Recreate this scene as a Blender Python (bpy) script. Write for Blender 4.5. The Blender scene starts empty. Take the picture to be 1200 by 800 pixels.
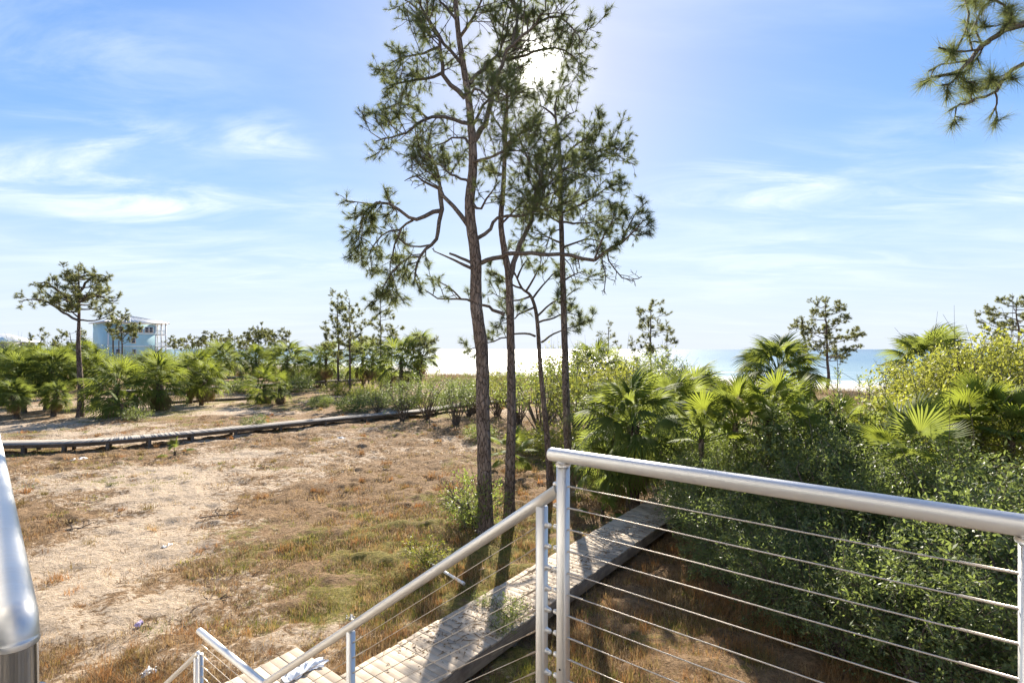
import bpy, math, random
import numpy as np
from mathutils import Vector, Matrix

# ------------------------------------------------------------------ camera, sky, sun, exposure
SC = bpy.context.scene
EYE = 5.0                                    # camera height over the sandy lot
F = 600.0                                    # focal length in photo pixels (photo is 1200 x 800)
HORY = 409.0                                 # horizon row in the photo
cam_d = bpy.data.cameras.new('camera')
cam = bpy.data.objects.new('camera', cam_d)
SC.collection.objects.link(cam)
cam.location = (0, 0, EYE)
cam.rotation_euler = (math.radians(90), 0, 0)
cam_d.sensor_width = 36.0
cam_d.lens = 18.0
cam_d.shift_y = (HORY - 400.0) / 1200.0
cam_d.clip_start = 0.05
cam_d.clip_end = 40000
SC.camera = cam

SUN_AZ, SUN_EL = math.radians(2.6), math.radians(29.2)     # azimuth from +Y towards +X
SUN_DIR = Vector((math.sin(SUN_AZ) * math.cos(SUN_EL), math.cos(SUN_AZ) * math.cos(SUN_EL), math.sin(SUN_EL)))
sun_d = bpy.data.lights.new('sun', 'SUN')
sun_d.energy = 4.8
sun_d.angle = math.radians(0.55)
sun_d.color = (1.0, 0.91, 0.78)
sun = bpy.data.objects.new('sun', sun_d)
SC.collection.objects.link(sun)
sun.rotation_euler = SUN_DIR.to_track_quat('Z', 'Y').to_euler()

SC.view_settings.view_transform = 'Standard'
SC.view_settings.look = 'None'
SC.view_settings.exposure = 1.62
SC.view_settings.gamma = 1.0
SC.cycles.use_denoising = True
SC.cycles.max_bounces = 8
SC.cycles.transparent_max_bounces = 8
SC.cycles.sample_clamp_indirect = 6.0


def build_world():
    w = bpy.data.worlds.new('World')
    SC.world = w
    w.use_nodes = True
    nt = w.node_tree
    nt.nodes.clear()
    N, L = nt.nodes.new, nt.links.new

    def math_(op, a, b=None, c=None, clamp=False):
        n = N('ShaderNodeMath'); n.operation = op; n.use_clamp = clamp
        for i, v in enumerate((a, b, c)):
            if v is None: continue
            if isinstance(v, (int, float)): n.inputs[i].default_value = v
            else: L(v, n.inputs[i])
        return n.outputs[0]

    def vmath(op, a, b=None):
        n = N('ShaderNodeVectorMath'); n.operation = op
        for i, v in enumerate((a, b)):
            if v is None: continue
            if isinstance(v, (tuple, list, Vector)): n.inputs[i].default_value = tuple(v)
            else: L(v, n.inputs[i])
        return n

    def smooth(v, a, b, lo=0.0, hi=1.0):
        n = N('ShaderNodeMapRange'); n.interpolation_type = 'SMOOTHSTEP'
        L(v, n.inputs[0])
        for i, x in zip((1, 2, 3, 4), (a, b, lo, hi)): n.inputs[i].default_value = x
        return n.outputs[0]

    def mix(f, a, b):
        n = N('ShaderNodeMix'); n.data_type = 'RGBA'
        if isinstance(f, float): n.inputs[0].default_value = f
        else: L(f, n.inputs[0])
        for i, v in ((6, a), (7, b)):
            if isinstance(v, tuple): n.inputs[i].default_value = v
            else: L(v, n.inputs[i])
        return n.outputs[2]

    sky = N('ShaderNodeTexSky')
    sky.sky_type = 'NISHITA'
    sky.sun_disc = False
    sky.sun_elevation = SUN_EL
    sky.sun_rotation = SUN_AZ
    sky.altitude = 0
    sky.air_density = 1.0
    sky.dust_density = 0.35
    sky.ozone_density = 3.0
    tc = N('ShaderNodeTexCoord')
    d = vmath('NORMALIZE', tc.outputs['Generated']).outputs[0]
    hs = N('ShaderNodeHueSaturation')
    hs.inputs['Hue'].default_value = 0.503
    hs.inputs['Saturation'].default_value = 1.16
    hs.inputs['Value'].default_value = 1.0
    L(sky.outputs[0], hs.inputs['Color'])
    # thin high haze evens the sky out: soft shoulder on the brightest parts
    bw = N('ShaderNodeRGBToBW'); L(hs.outputs[0], bw.inputs[0])
    den = math_('ADD', math_('MULTIPLY', bw.outputs[0], 0.24), 1.0)
    sh = vmath('SCALE', hs.outputs[0]); L(math_('DIVIDE', 1.0, den), sh.inputs['Scale'])
    base = sh.outputs[0]

    sep = N('ShaderNodeSeparateXYZ'); L(d, sep.inputs[0])
    z = sep.outputs[2]
    # cirrus sheet seen from below: project the direction on a high layer
    zz = math_('MAXIMUM', math_('ADD', z, 0.10), 0.05)
    cx = math_('DIVIDE', sep.outputs[0], zz)
    cy = math_('DIVIDE', sep.outputs[1], zz)
    comb = N('ShaderNodeCombineXYZ'); L(cx, comb.inputs[0]); L(cy, comb.inputs[1])

    def noise(scale, loc, rot, sc, detail=6, rough=0.6, dist=0.6):
        mp = N('ShaderNodeMapping'); L(comb.outputs[0], mp.inputs[0])
        mp.inputs['Location'].default_value = loc
        mp.inputs['Rotation'].default_value = (0, 0, math.radians(rot))
        mp.inputs['Scale'].default_value = sc
        n = N('ShaderNodeTexNoise'); L(mp.outputs[0], n.inputs['Vector'])
        n.inputs['Scale'].default_value = scale
        n.inputs['Detail'].default_value = detail
        n.inputs['Roughness'].default_value = rough
        n.inputs['Distortion'].default_value = dist
        return n.outputs[0]

    wisps = smooth(noise(1.7, (3.1, 1.7, 0), 24, (0.7, 1.6, 1), 9, 0.60, 0.7), 0.36, 0.80)
    veil = smooth(noise(0.8, (7.7, 2.2, 0), 15, (0.5, 1.4, 1), 6, 0.6, 0.8), 0.38, 0.8)

    def blob(px, py, wx, wy):
        c = Vector(((px - 600) / F, 1.0, (HORY - py) / F))
        k = c.length
        c.normalize()
        dd = vmath('SUBTRACT', d, tuple(c)).outputs[0]
        # scale: horizontal plane by wx, vertical by wy (pixels -> direction)
        s = vmath('MULTIPLY', dd, (F * k / wx, F * k / wx, F * k / wy)).outputs[0]
        ln = N('ShaderNodeVectorMath'); ln.operation = 'LENGTH'; L(s, ln.inputs[0])
        return smooth(ln.outputs['Value'], 1.0, 0.15)

    total = None
    for (px, py, wx, wy, a) in ((150, 170, 170, 55, .95), (315, 178, 80, 60, .95), (130, 224, 270, 62, 1.0),
                                (330, 240, 160, 40, .55), (880, 220, 170, 65, 1.0), (1120, 218, 210, 48, 1.0),
                                (90, 50, 260, 110, .38), (230, 300, 420, 60, .4), (990, 300, 420, 60, .4), (1030,170,120,50,.35)):
        b = math_('MULTIPLY', blob(px, py, wx, wy), a)
        total = b if total is None else math_('MAXIMUM', total, b)
    cl = math_('MULTIPLY', total, wisps)
    cl = math_('ADD', cl, math_('MULTIPLY', veil, 0.22))
    cl = math_('MULTIPLY', cl, smooth(z, -0.02, 0.06), None, True)
    hz = math_('POWER', smooth(z, 0.40, -0.02), 1.5)
    base = mix(math_('MULTIPLY', hz, 0.92), base, (2.75, 3.1, 3.7, 1))
    cloud_col = (4.1, 4.3, 4.6, 1)
    col = mix(cl, base, cloud_col)
    # solar aureole through the thin cirrus
    dot = vmath('DOT_PRODUCT', d, tuple(SUN_DIR)).outputs['Value']
    ang = math_('ARCCOSINE', math_('MINIMUM', dot, 0.999999))
    glow = math_('POWER', smooth(ang, math.radians(10), 0.0), 2.6)
    core = smooth(ang, math.radians(2.8), math.radians(1.0))
    col = mix(math_('MULTIPLY', glow, 0.95), col, (4.9, 4.8, 4.55, 1))
    g = math_('MULTIPLY', core, 14.0)
    gm = N('ShaderNodeMix'); gm.data_type = 'RGBA'; gm.blend_type = 'ADD'; gm.inputs[0].default_value = 1.0
    L(col, gm.inputs[6])
    gc = N('ShaderNodeVectorMath'); gc.operation = 'SCALE'; gc.inputs[0].default_value = (1.0, 0.96, 0.88); L(g, gc.inputs['Scale'])
    L(gc.outputs[0], gm.inputs[7])
    bg = N('ShaderNodeBackground'); L(gm.outputs[2], bg.inputs[0])
    bg.inputs[1].default_value = 0.099
    out = N('ShaderNodeOutputWorld'); L(bg.outputs[0], out.inputs[0])


build_world()

# ------------------------------------------------------------------ helpers
COL = SC.collection
RNG = np.random.default_rng(11)


def W(px, py, Y):
    """photo pixel at depth Y -> world point"""
    return np.array([(px - 600.0) / F * Y, Y, EYE - (py - HORY) / F * Y])


def np_mesh(name, V, faces, cols=None, smooth=False):
    """faces: list of integer arrays (m,k)"""
    V = np.ascontiguousarray(np.asarray(V, dtype=np.float32).reshape(-1, 3))
    me = bpy.data.meshes.new(name)
    me.vertices.add(len(V))
    me.vertices.foreach_set('co', V.ravel())
    loops = np.concatenate([np.asarray(f, dtype=np.int32).ravel() for f in faces])
    sizes = np.concatenate([np.full(len(f), np.asarray(f).shape[1], dtype=np.int32) for f in faces])
    starts = np.concatenate([[0], np.cumsum(sizes)[:-1]]).astype(np.int32)
    me.loops.add(len(loops))
    me.loops.foreach_set('vertex_index', loops)
    me.polygons.add(len(sizes))
    me.polygons.foreach_set('loop_start', starts)
    me.polygons.foreach_set('loop_total', sizes)
    if smooth:
        me.polygons.foreach_set('use_smooth', np.ones(len(sizes), dtype=bool))
    me.update(calc_edges=True)
    if cols is not None:
        ca = me.color_attributes.new('tint', 'FLOAT_COLOR', 'POINT')
        c = np.ones((len(V), 4), dtype=np.float32)
        c[:, :3] = cols
        ca.data.foreach_set('color', c.ravel())
    return me


class MB:
    """collects pieces into one mesh"""
    def __init__(self):
        self.V = []; self.F = {}; self.n = 0

    def add(self, V, faces):
        V = np.asarray(V, dtype=float).reshape(-1, 3)
        for f in faces:
            f = np.asarray(f, dtype=int)
            self.F.setdefault(f.shape[1], []).append(f + self.n)
        self.V.append(V); self.n += len(V)

    def mesh(self, name, smooth=False):
        return np_mesh(name, np.concatenate(self.V), [np.concatenate(v) for v in self.F.values()], smooth=smooth)

    def box(self, c, size, ax=None, bev=0.0):
        """box with centre c, full size, axes rows of ax, small chamfer on the vertical-ish edges"""
        ax = np.eye(3) if ax is None else np.asarray(ax, float)
        h = np.asarray(size, float) / 2
        s = np.array([[x, y, z] for z in (-1, 1) for (x, y) in ((-1, -1), (1, -1), (1, 1), (-1, 1))], float)
        if bev <= 0:
            V = np.asarray(c) + (s * h) @ ax
            self.add(V, [[[3, 2, 1, 0], [4, 5, 6, 7], [0, 1, 5, 4], [1, 2, 6, 5], [2, 3, 7, 6], [3, 0, 4, 7]]])
            return
        b = bev
        ring = []
        hx, hy, hz = h
        for (zz, ins) in ((-hz, b), (-hz + b, 0), (hz - b, 0), (hz, b)):
            x, y = hx - ins, hy - ins
            ring.append([[-x + 0, -y, zz], [x, -y, zz], [x, y, zz], [-x, y, zz]])
        V = np.asarray(c) + np.array(ring).reshape(-1, 3) @ ax
        f = [[3, 2, 1, 0], [12, 13, 14, 15]]
        for r in range(3):
            for k in range(4):
                a, b2 = r * 4 + k, r * 4 + (k + 1) % 4
                f.append([a, b2, b2 + 4, a + 4])
        self.add(V, [f])

    def tube(self, P, r, sides=8, caps=True):
        P = np.asarray(P, float)
        r = np.broadcast_to(np.asarray(r, float), (len(P),))
        V, F_ = tube_batch(P[None], r[None], sides)
        fs = [F_]
        self.add(V, fs)
        if caps:
            k = len(P)
            base = self.n - len(V)
            self.F.setdefault(sides, []).append(np.array([[base + i for i in range(sides)][::-1], [base + (k - 1) * sides + i for i in range(sides)]]))

    def obj(self, name, mat, parent=None, smooth=False):
        return link(self.mesh(name, smooth), name, mat, parent)


def tube_batch(P, R, sides):
    """P (N,k,3), R (N,k) -> verts, quads"""
    N, k = P.shape[:2]
    T = np.gradient(P, axis=1)
    T /= np.linalg.norm(T, axis=2, keepdims=True) + 1e-9
    mean = T.mean(axis=1)
    ref = np.where(np.abs(mean[:, 2:3]) > 0.8, np.array([[1.0, 0, 0]]), np.array([[0, 0, 1.0]]))[:, None, :]
    A = np.cross(T, np.broadcast_to(ref, T.shape))
    A /= np.linalg.norm(A, axis=2, keepdims=True) + 1e-9
    B = np.cross(T, A)
    a = np.arange(sides) / sides * 2 * np.pi
    ring = A[:, :, None, :] * np.cos(a)[None, None, :, None] + B[:, :, None, :] * np.sin(a)[None, None, :, None]
    V = P[:, :, None, :] + ring * R[:, :, None, None]
    idx = np.arange(N * k * sides).reshape(N, k, sides)
    nx = np.roll(idx, -1, axis=2)
    Fq = np.stack([idx[:, :-1], idx[:, 1:], nx[:, 1:], nx[:, :-1]], axis=-1).reshape(-1, 4)
    return V.reshape(-1, 3), Fq


def link(me, name, mat=None, parent=None, loc=None):
    if mat is not None and not me.materials:
        me.materials.append(mat)
    o = bpy.data.objects.new(name, me)
    COL.objects.link(o)
    if parent is not None: o.parent = parent
    if loc is not None: o.location = loc
    return o


def tag(o, label=None, cat=None, group=None, kind=None):
    if label: o['label'] = label
    if cat: o['category'] = cat
    if group: o['group'] = group
    if kind: o['kind'] = kind
    return o


def thing(name, label, cat, loc=(0, 0, 0), rz=0.0, group=None):
    o = bpy.data.objects.new(name, None)
    COL.objects.link(o)
    o.empty_display_size = 0.2
    o.location = loc
    o.rotation_euler = (0, 0, rz)
    return tag(o, label, cat, group)


def smooth_path(P, n):
    """Catmull-Rom resample"""
    P = np.asarray(P, float)
    if len(P) < 3:
        t = np.linspace(0, 1, n)[:, None]
        return P[0] * (1 - t) + P[-1] * t
    Q = np.vstack([2 * P[0] - P[1], P, 2 * P[-1] - P[-2]])
    u = np.linspace(0, len(P) - 1 - 1e-6, n)
    i = u.astype(int); t = (u - i)[:, None]
    p0, p1, p2, p3 = Q[i], Q[i + 1], Q[i + 2], Q[i + 3]
    return 0.5 * ((2 * p1) + (-p0 + p2) * t + (2 * p0 - 5 * p1 + 4 * p2 - p3) * t ** 2 + (-p0 + 3 * p1 - 3 * p2 + p3) * t ** 3)


_perm = np.random.default_rng(5).random((256, 256))


def vnoise(x, y):
    xi = np.floor(x).astype(int); yi = np.floor(y).astype(int)
    fx = x - xi; fy = y - yi
    fx = fx * fx * (3 - 2 * fx); fy = fy * fy * (3 - 2 * fy)
    g = lambda a, b: _perm[a & 255, b & 255]
    return (g(xi, yi) * (1 - fx) + g(xi + 1, yi) * fx) * (1 - fy) + (g(xi, yi + 1) * (1 - fx) + g(xi + 1, yi + 1) * fx) * fy


def fbm(x, y, o=4):
    x = np.asarray(x, float); y = np.asarray(y, float)
    s = np.zeros(np.broadcast(x, y).shape); a = .5; t = 0
    for k in range(o):
        s = s + a * vnoise(x + 17.3 * k, y - 9.1 * k); t += a
        a *= .5; x = x * 2.03; y = y * 2.03
    return s / t


def sstep(a, b, x):
    t = np.clip((x - a) / (b - a), 0, 1)
    return t * t * (3 - 2 * t)


# plan axes of the house, its deck and its walkway: V_ runs to the sea, U_ along the shore
ANG = math.radians(38.0)
V_ = np.array([math.sin(ANG), math.cos(ANG), 0.0])
U_ = np.array([math.cos(ANG), -math.sin(ANG), 0.0])
Z_ = np.array([0, 0, 1.0])


def UV(u, v, z=0.0):
    return U_ * u + V_ * v + Z_ * z


SHORE = 127.0
SEA_Z = -1.6


def ground_z(x, y):
    x = np.asarray(x, float); y = np.asarray(y, float)
    s = x * V_[0] + y * V_[1]
    z = (fbm(x * .09 + 3, y * .09 + 8, 3) - .5) * .35
    z = z + (fbm(x * .8, y * .8, 3) - .5) * .09 * sstep(200, 60, y)
    z = z + .35 * np.exp(-((s - 62) / 10) ** 2) * (fbm(x * .07, y * .07, 3))
    z = z - sstep(66, SHORE, s) * 1.75 - sstep(SHORE, SHORE + 60, s) * 3.0
    return z


def gz(x, y): return float(ground_z(x, y))


# ------------------------------------------------------------------ materials
def mat_new(name):
    m = bpy.data.materials.new(name)
    m.use_nodes = True
    nt = m.node_tree
    nt.nodes.clear()
    return m, nt


class NT:
    def __init__(self, nt):
        self.nt = nt; self.N = nt.nodes.new; self.L = nt.links.new

    def set(self, sock, v):
        if isinstance(v, bpy.types.NodeSocket): self.L(v, sock)
        else: sock.default_value = v

    def noise(self, vec, scale, detail=4, rough=.55, dist=0.0):
        n = self.N('ShaderNodeTexNoise')
        if vec is not None: self.L(vec, n.inputs['Vector'])
        n.inputs['Scale'].default_value = scale; n.inputs['Detail'].default_value = detail
        n.inputs['Roughness'].default_value = rough; n.inputs['Distortion'].default_value = dist
        return n.outputs[0]

    def voronoi(self, vec, scale, feature='F1'):
        n = self.N('ShaderNodeTexVoronoi'); n.feature = feature
        if vec is not None: self.L(vec, n.inputs['Vector'])
        n.inputs['Scale'].default_value = scale
        return n.outputs['Distance']

    def mapping(self, vec, scale=(1, 1, 1), rot=(0, 0, 0), loc=(0, 0, 0)):
        n = self.N('ShaderNodeMapping'); self.L(vec, n.inputs[0])
        n.inputs['Scale'].default_value = scale; n.inputs['Rotation'].default_value = rot; n.inputs['Location'].default_value = loc
        return n.outputs[0]

    def mr(self, v, a, b, lo=0.0, hi=1.0):
        n = self.N('ShaderNodeMapRange'); n.interpolation_type = 'SMOOTHSTEP'
        self.L(v, n.inputs[0])
        for i, x in zip((1, 2, 3, 4), (a, b, lo, hi)): n.inputs[i].default_value = x
        return n.outputs[0]

    def mix(self, f, a, b, blend='MIX'):
        n = self.N('ShaderNodeMix'); n.data_type = 'RGBA'; n.blend_type = blend
        self.set(n.inputs[0], f)
        for i, v in ((6, a), (7, b)):
            self.set(n.inputs[i], v if isinstance(v, bpy.types.NodeSocket) else (*v, 1.0)[:4])
        return n.outputs[2]

    def math(self, op, a, b=0.0):
        n = self.N('ShaderNodeMath'); n.operation = op
        self.set(n.inputs[0], a); self.set(n.inputs[1], b)
        return n.outputs[0]

    def bump(self, h, strength=.3, dist=.02):
        n = self.N('ShaderNodeBump'); self.L(h, n.inputs['Height'])
        n.inputs['Strength'].default_value = strength; n.inputs['Distance'].default_value = dist
        return n.outputs[0]

    def principled(self, col, rough=.6, metal=0.0, normal=None, spec=.5, trans=None):
        p = self.N('ShaderNodeBsdfPrincipled')
        self.set(p.inputs['Base Color'], col if isinstance(col, bpy.types.NodeSocket) else (*col, 1.0)[:4])
        self.set(p.inputs['Roughness'], rough)
        p.inputs['Metallic'].default_value = metal
        p.inputs['Specular IOR Level'].default_value = spec
        if normal is not None: self.L(normal, p.inputs['Normal'])
        return p.outputs[0]

    def out(self, sh):
        o = self.N('ShaderNodeOutputMaterial'); self.L(sh, o.inputs[0])

    def coord(self, k='Object'):
        return self.N('ShaderNodeTexCoord').outputs[k]

    def geo(self, k):
        return self.N('ShaderNodeNewGeometry').outputs[k]

    def objrand(self):
        return self.N('ShaderNodeObjectInfo').outputs['Random']


def leaf_material(name, c1, c2, tcol, tamount=.45, rough=.45, spec=.45, c3=None):
    rough, spec = min(.75, rough + .17), spec * .5
    """thin leaf: diffuse + gloss on the lit side, light shining through on the other"""
    m, nt = mat_new(name); t = NT(nt)
    r = t.geo('Random Per Island')
    col = t.mix(r, c1, c2)
    if c3 is not None:
        col = t.mix(t.mr(r, .86, .93), col, c3)
    big = t.mr(t.noise(t.coord('Object'), 0.9, 2), .35, .65)
    col = t.mix(t.math('MULTIPLY', big, .35), col, tuple(x * .62 for x in c1))
    p = t.principled(col, rough, 0, None, spec)
    tr = t.N('ShaderNodeBsdfTranslucent')
    tc = t.mix(r, tcol, tuple(x * .7 for x in tcol))
    t.L(tc, tr.inputs[0])
    mx = t.N('ShaderNodeMixShader'); mx.inputs[0].default_value = tamount
    t.L(p, mx.inputs[1]); t.L(tr.outputs[0], mx.inputs[2])
    t.out(mx.outputs[0])
    return m


M = {}
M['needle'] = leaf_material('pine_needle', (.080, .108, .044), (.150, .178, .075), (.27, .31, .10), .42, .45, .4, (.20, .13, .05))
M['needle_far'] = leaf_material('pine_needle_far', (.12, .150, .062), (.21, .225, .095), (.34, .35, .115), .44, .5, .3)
M['needle_dead'] = leaf_material('pine_needle_dead', (.20, .10, .045), (.28, .16, .07), (.2, .1, .04), .3, .6, .2)
M['frond'] = leaf_material('palm_leaf', (.070, .115, .034), (.140, .185, .052), (.36, .42, .07), .44, .48, .25)
M['frond_yellow'] = leaf_material('palm_leaf_young', (.10, .155, .035), (.17, .20, .045), (.36, .42, .05), .44, .45, .25)
M['frond_dead'] = leaf_material('palm_leaf_dead', (.24, .16, .085), (.34, .25, .14), (.24, .15, .06), .3, .7, .2)
M['leaf_dark'] = leaf_material('myrtle_leaf', (.080, .118, .048), (.175, .22, .095), (.32, .40, .09), .38, .32, .8, (.26, .26, .08))
M['leaf_mid'] = leaf_material('oak_leaf', (.090, .132, .042), (.185, .225, .075), (.38, .46, .085), .42, .32, .8, (.25, .20, .06))
M['leaf_yellow'] = leaf_material('yaupon_leaf', (.125, .160, .040), (.25, .265, .065), (.46, .48, .07), .46, .34, .7, (.30, .21, .07))
M['leaf_brown'] = leaf_material('dry_leaf', (.16, .10, .05), (.28, .19, .10), (.2, .12, .05), .25, .6, .3)


def bark_material(name, a, b, c, scale=1.0, bump=.9):
    m, nt = mat_new(name); t = NT(nt)
    co = t.coord('Object')
    mp = t.mapping(co, (7 * scale, 7 * scale, 2.2 * scale))
    warp = t.N('ShaderNodeVectorMath'); warp.operation = 'ADD'
    nz = t.N('ShaderNodeTexNoise'); t.L(mp, nz.inputs['Vector']); nz.inputs['Scale'].default_value = 1.4
    t.L(mp, warp.inputs[0]); t.L(nz.outputs['Color'], warp.inputs[1])
    v = t.voronoi(warp.outputs[0], 1.6, 'DISTANCE_TO_EDGE')
    fine = t.noise(t.mapping(co, (30 * scale, 30 * scale, 8 * scale)), 1.0, 5, .65)
    col = t.mix(t.mr(fine, .3, .7), a, b)
    col = t.mix(t.mr(t.noise(co, 1.3, 3), .45, .7), col, c)
    col = t.mix(t.mr(v, 0.0, .10), tuple(x * .35 for x in a), col)
    h = t.math('ADD', t.mr(v, 0, .25), t.math('MULTIPLY', fine, .45))
    t.out(t.principled(col, .85, 0, t.bump(h, bump, .03 / scale), .2))
    return m


M['bark'] = bark_material('pine_bark', (.135, .100, .078), (.24, .185, .150), (.29, .235, .195))
M['bark_far'] = bark_material('pine_bark_far', (.12, .082, .064), (.21, .15, .12), (.24, .18, .15), .6)
M['twig'] = bark_material('twig_bark', (.10, .078, .062), (.17, .135, .11), (.20, .17, .145), 2.0, .4)
M['palm_trunk'] = bark_material('palm_bark', (.10, .075, .055), (.19, .145, .105), (.22, .18, .14), 1.4)
M['stem'] = bark_material('shrub_stem', (.12, .095, .075), (.20, .165, .135), (.24, .21, .18), 2.5, .4)


def wood_material(name, a, b, stain, grain_axis='X'):
    m, nt = mat_new(name); t = NT(nt)
    co = t.coord('Object')
    rnd = t.objrand()
    addv = t.N('ShaderNodeVectorMath'); addv.operation = 'ADD'
    sc = t.N('ShaderNodeVectorMath'); sc.operation = 'SCALE'; sc.inputs[0].default_value = (13, 29, 7); t.L(rnd, sc.inputs['Scale'])
    t.L(co, addv.inputs[0]); t.L(sc.outputs[0], addv.inputs[1])
    g = t.noise(t.mapping(addv.outputs[0], (1.5, 70, 70)), 1.0, 5, .65, .4)
    big = t.noise(addv.outputs[0], 2.2, 4, .6)
    col = t.mix(t.mr(g, .3, .7), a, b)
    col = t.mix(t.math('MULTIPLY', t.math('POWER', rnd, 2.0), .75), col, stain)
    col = t.mix(t.mr(big, .44, .66, 0, .85), col, stain)
    h = t.math('ADD', g, t.math('MULTIPLY', big, .3))
    t.out(t.principled(col, .85, 0, t.bump(h, .15, .002), .15))
    return m


M['plank'] = wood_material('weathered_plank', (.42, .345, .26), (.60, .51, .40), (.32, .265, .205))
M['plank_grey'] = wood_material('grey_plank', (.30, .275, .245), (.42, .39, .35), (.23, .205, .18))
M['beam'] = wood_material('beam', (.19, .155, .12), (.28, .235, .185), (.13, .105, .085))
M['beam_dark'] = wood_material('old_beam', (.13, .105, .085), (.20, .165, .135), (.09, .075, .06))


def steel_material(name, col, rough, scale=(2, 140, 140)):
    m, nt = mat_new(name); t = NT(nt)
    co = t.coord('Object')
    g = t.noise(t.mapping(co, scale), 1.0, 3, .6)
    r = t.mr(g, .3, .7, rough - .05, rough + .08)
    sm = t.noise(co, 9.0, 4, .6)
    c = t.mix(t.mr(sm, .5, .8, 0, .25), col, tuple(x * .75 for x in col))
    t.out(t.principled(c, r, .92, t.bump(g, .05, .002)))
    return m


M['steel'] = steel_material('brushed_steel', (.68, .67, .65), .48)
M['steel_post'] = steel_material('brushed_steel_post', (.66, .65, .63), .46, (140, 140, 2))
M['steel_polished'] = steel_material('polished_steel', (.60, .60, .59), .12, (120, 120, 2))
M['cable'] = steel_material('cable_steel', (.50, .45, .39), .4, (60, 60, 60))


def plain(name, col, rough=.6, metal=0.0, var=.15, scale=3.0, spec=.4):
    m, nt = mat_new(name); t = NT(nt)
    n = t.noise(t.coord('Object'), scale, 4, .6)
    c = t.mix(t.mr(n, .3, .7), tuple(x * (1 - var) for x in col), tuple(min(1, x * (1 + var)) for x in col))
    t.out(t.principled(c, rough, metal, t.bump(n, .1, .01), spec))
    return m


M['white_paint'] = plain('white_paint', (.78, .78, .76), .5, 0, .04)
M['aqua'] = plain('aqua_siding', (.42, .66, .72), .6, 0, .05, .6)
M['aqua_light'] = plain('aqua_trim', (.68, .82, .84), .6, 0, .04, .6)
M['cream'] = plain('cream_siding', (.75, .745, .73), .6, 0, .04)
M['roof_grey'] = plain('metal_roof', (.62, .62, .60), .4, .3, .05)
M['glass'] = plain('window_glass', (.03, .05, .07), .06, 0, .1, 1.0, .8)
M['grey_siding'] = plain('grey_siding', (.45, .47, .47), .6, 0, .05)
M['pvc'] = plain('white_pvc', (.80, .80, .78), .35, 0, .06)
M['paper'] = plain('white_scrap', (.78, .77, .75), .6, 0, .08)
M['plastic'] = plain('plastic_bag_film', (.70, .74, .80), .18, 0, .1, 6, .6)
M['purple'] = plain('purple_scrap', (.45, .38, .62), .5)
M['black'] = plain('black_rubber', (.02, .02, .02), .5)


def ground_material():
    m, nt = mat_new('sandy_lot'); t = NT(nt)
    at = t.N('ShaderNodeVertexColor'); at.layer_name = 'tint'
    sep = t.N('ShaderNodeSeparateColor'); t.L(at.outputs[0], sep.inputs[0])
    sand_w, green_w, beach_w = sep.outputs[0], sep.outputs[1], sep.outputs[2]
    co = t.coord('Object')
    n1 = t.noise(co, 1.6, 8, .68)
    n2 = t.noise(co, 9.0, 6, .7)
    n3 = t.noise(co, 40.0, 4, .7)
    n4 = t.noise(t.mapping(co, (1, 1.4, 1), (0, 0, .5)), 4.0, 6, .65, .6)
    sand = t.mix(t.mr(n2, .35, .7), (.45, .345, .24), (.62, .50, .375))
    sand = t.mix(t.mr(n3, .5, .78, 0, .3), sand, (.34, .235, .145))
    dry = t.mix(t.mr(n2, .3, .7), (.15, .092, .048), (.34, .225, .125))
    dry = t.mix(t.mr(n3, .45, .75, 0, .7), dry, (.42, .28, .15))
    dry = t.mix(t.mr(n1, .5, .72, 0, .5), dry, (.27, .155, .075))
    green = t.mix(t.mr(n2, .35, .65), (.13, .125, .025), (.26, .22, .05))
    k = t.math('ADD', sand_w, t.math('MULTIPLY', t.math('SUBTRACT', n4, .5), 1.5))
    k = t.math('ADD', k, t.math('MULTIPLY', t.math('SUBTRACT', n2, .5), .9))
    col = t.mix(t.mr(k, .36, .62), dry, sand)
    g = t.math('ADD', green_w, t.math('MULTIPLY', t.math('SUBTRACT', n4, .5), 1.4))
    col = t.mix(t.mr(g, .45, .75, 0, .85), col, green)
    beach = t.mix(t.mr(t.noise(t.mapping(co, (.3, .3, .3), (0, 0, 0)), 1.0, 4), .3, .7), (.62, .56, .48), (.72, .67, .60))
    col = t.mix(beach_w, col, beach)
    h = t.math('ADD', t.math('MULTIPLY', n2, .7), t.math('MULTIPLY', n3, .35))
    h = t.math('ADD', h, n4)
    t.out(t.principled(col, .95, 0, t.bump(h, 1.0, .16), .15))
    return m


M['ground'] = ground_material()


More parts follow.
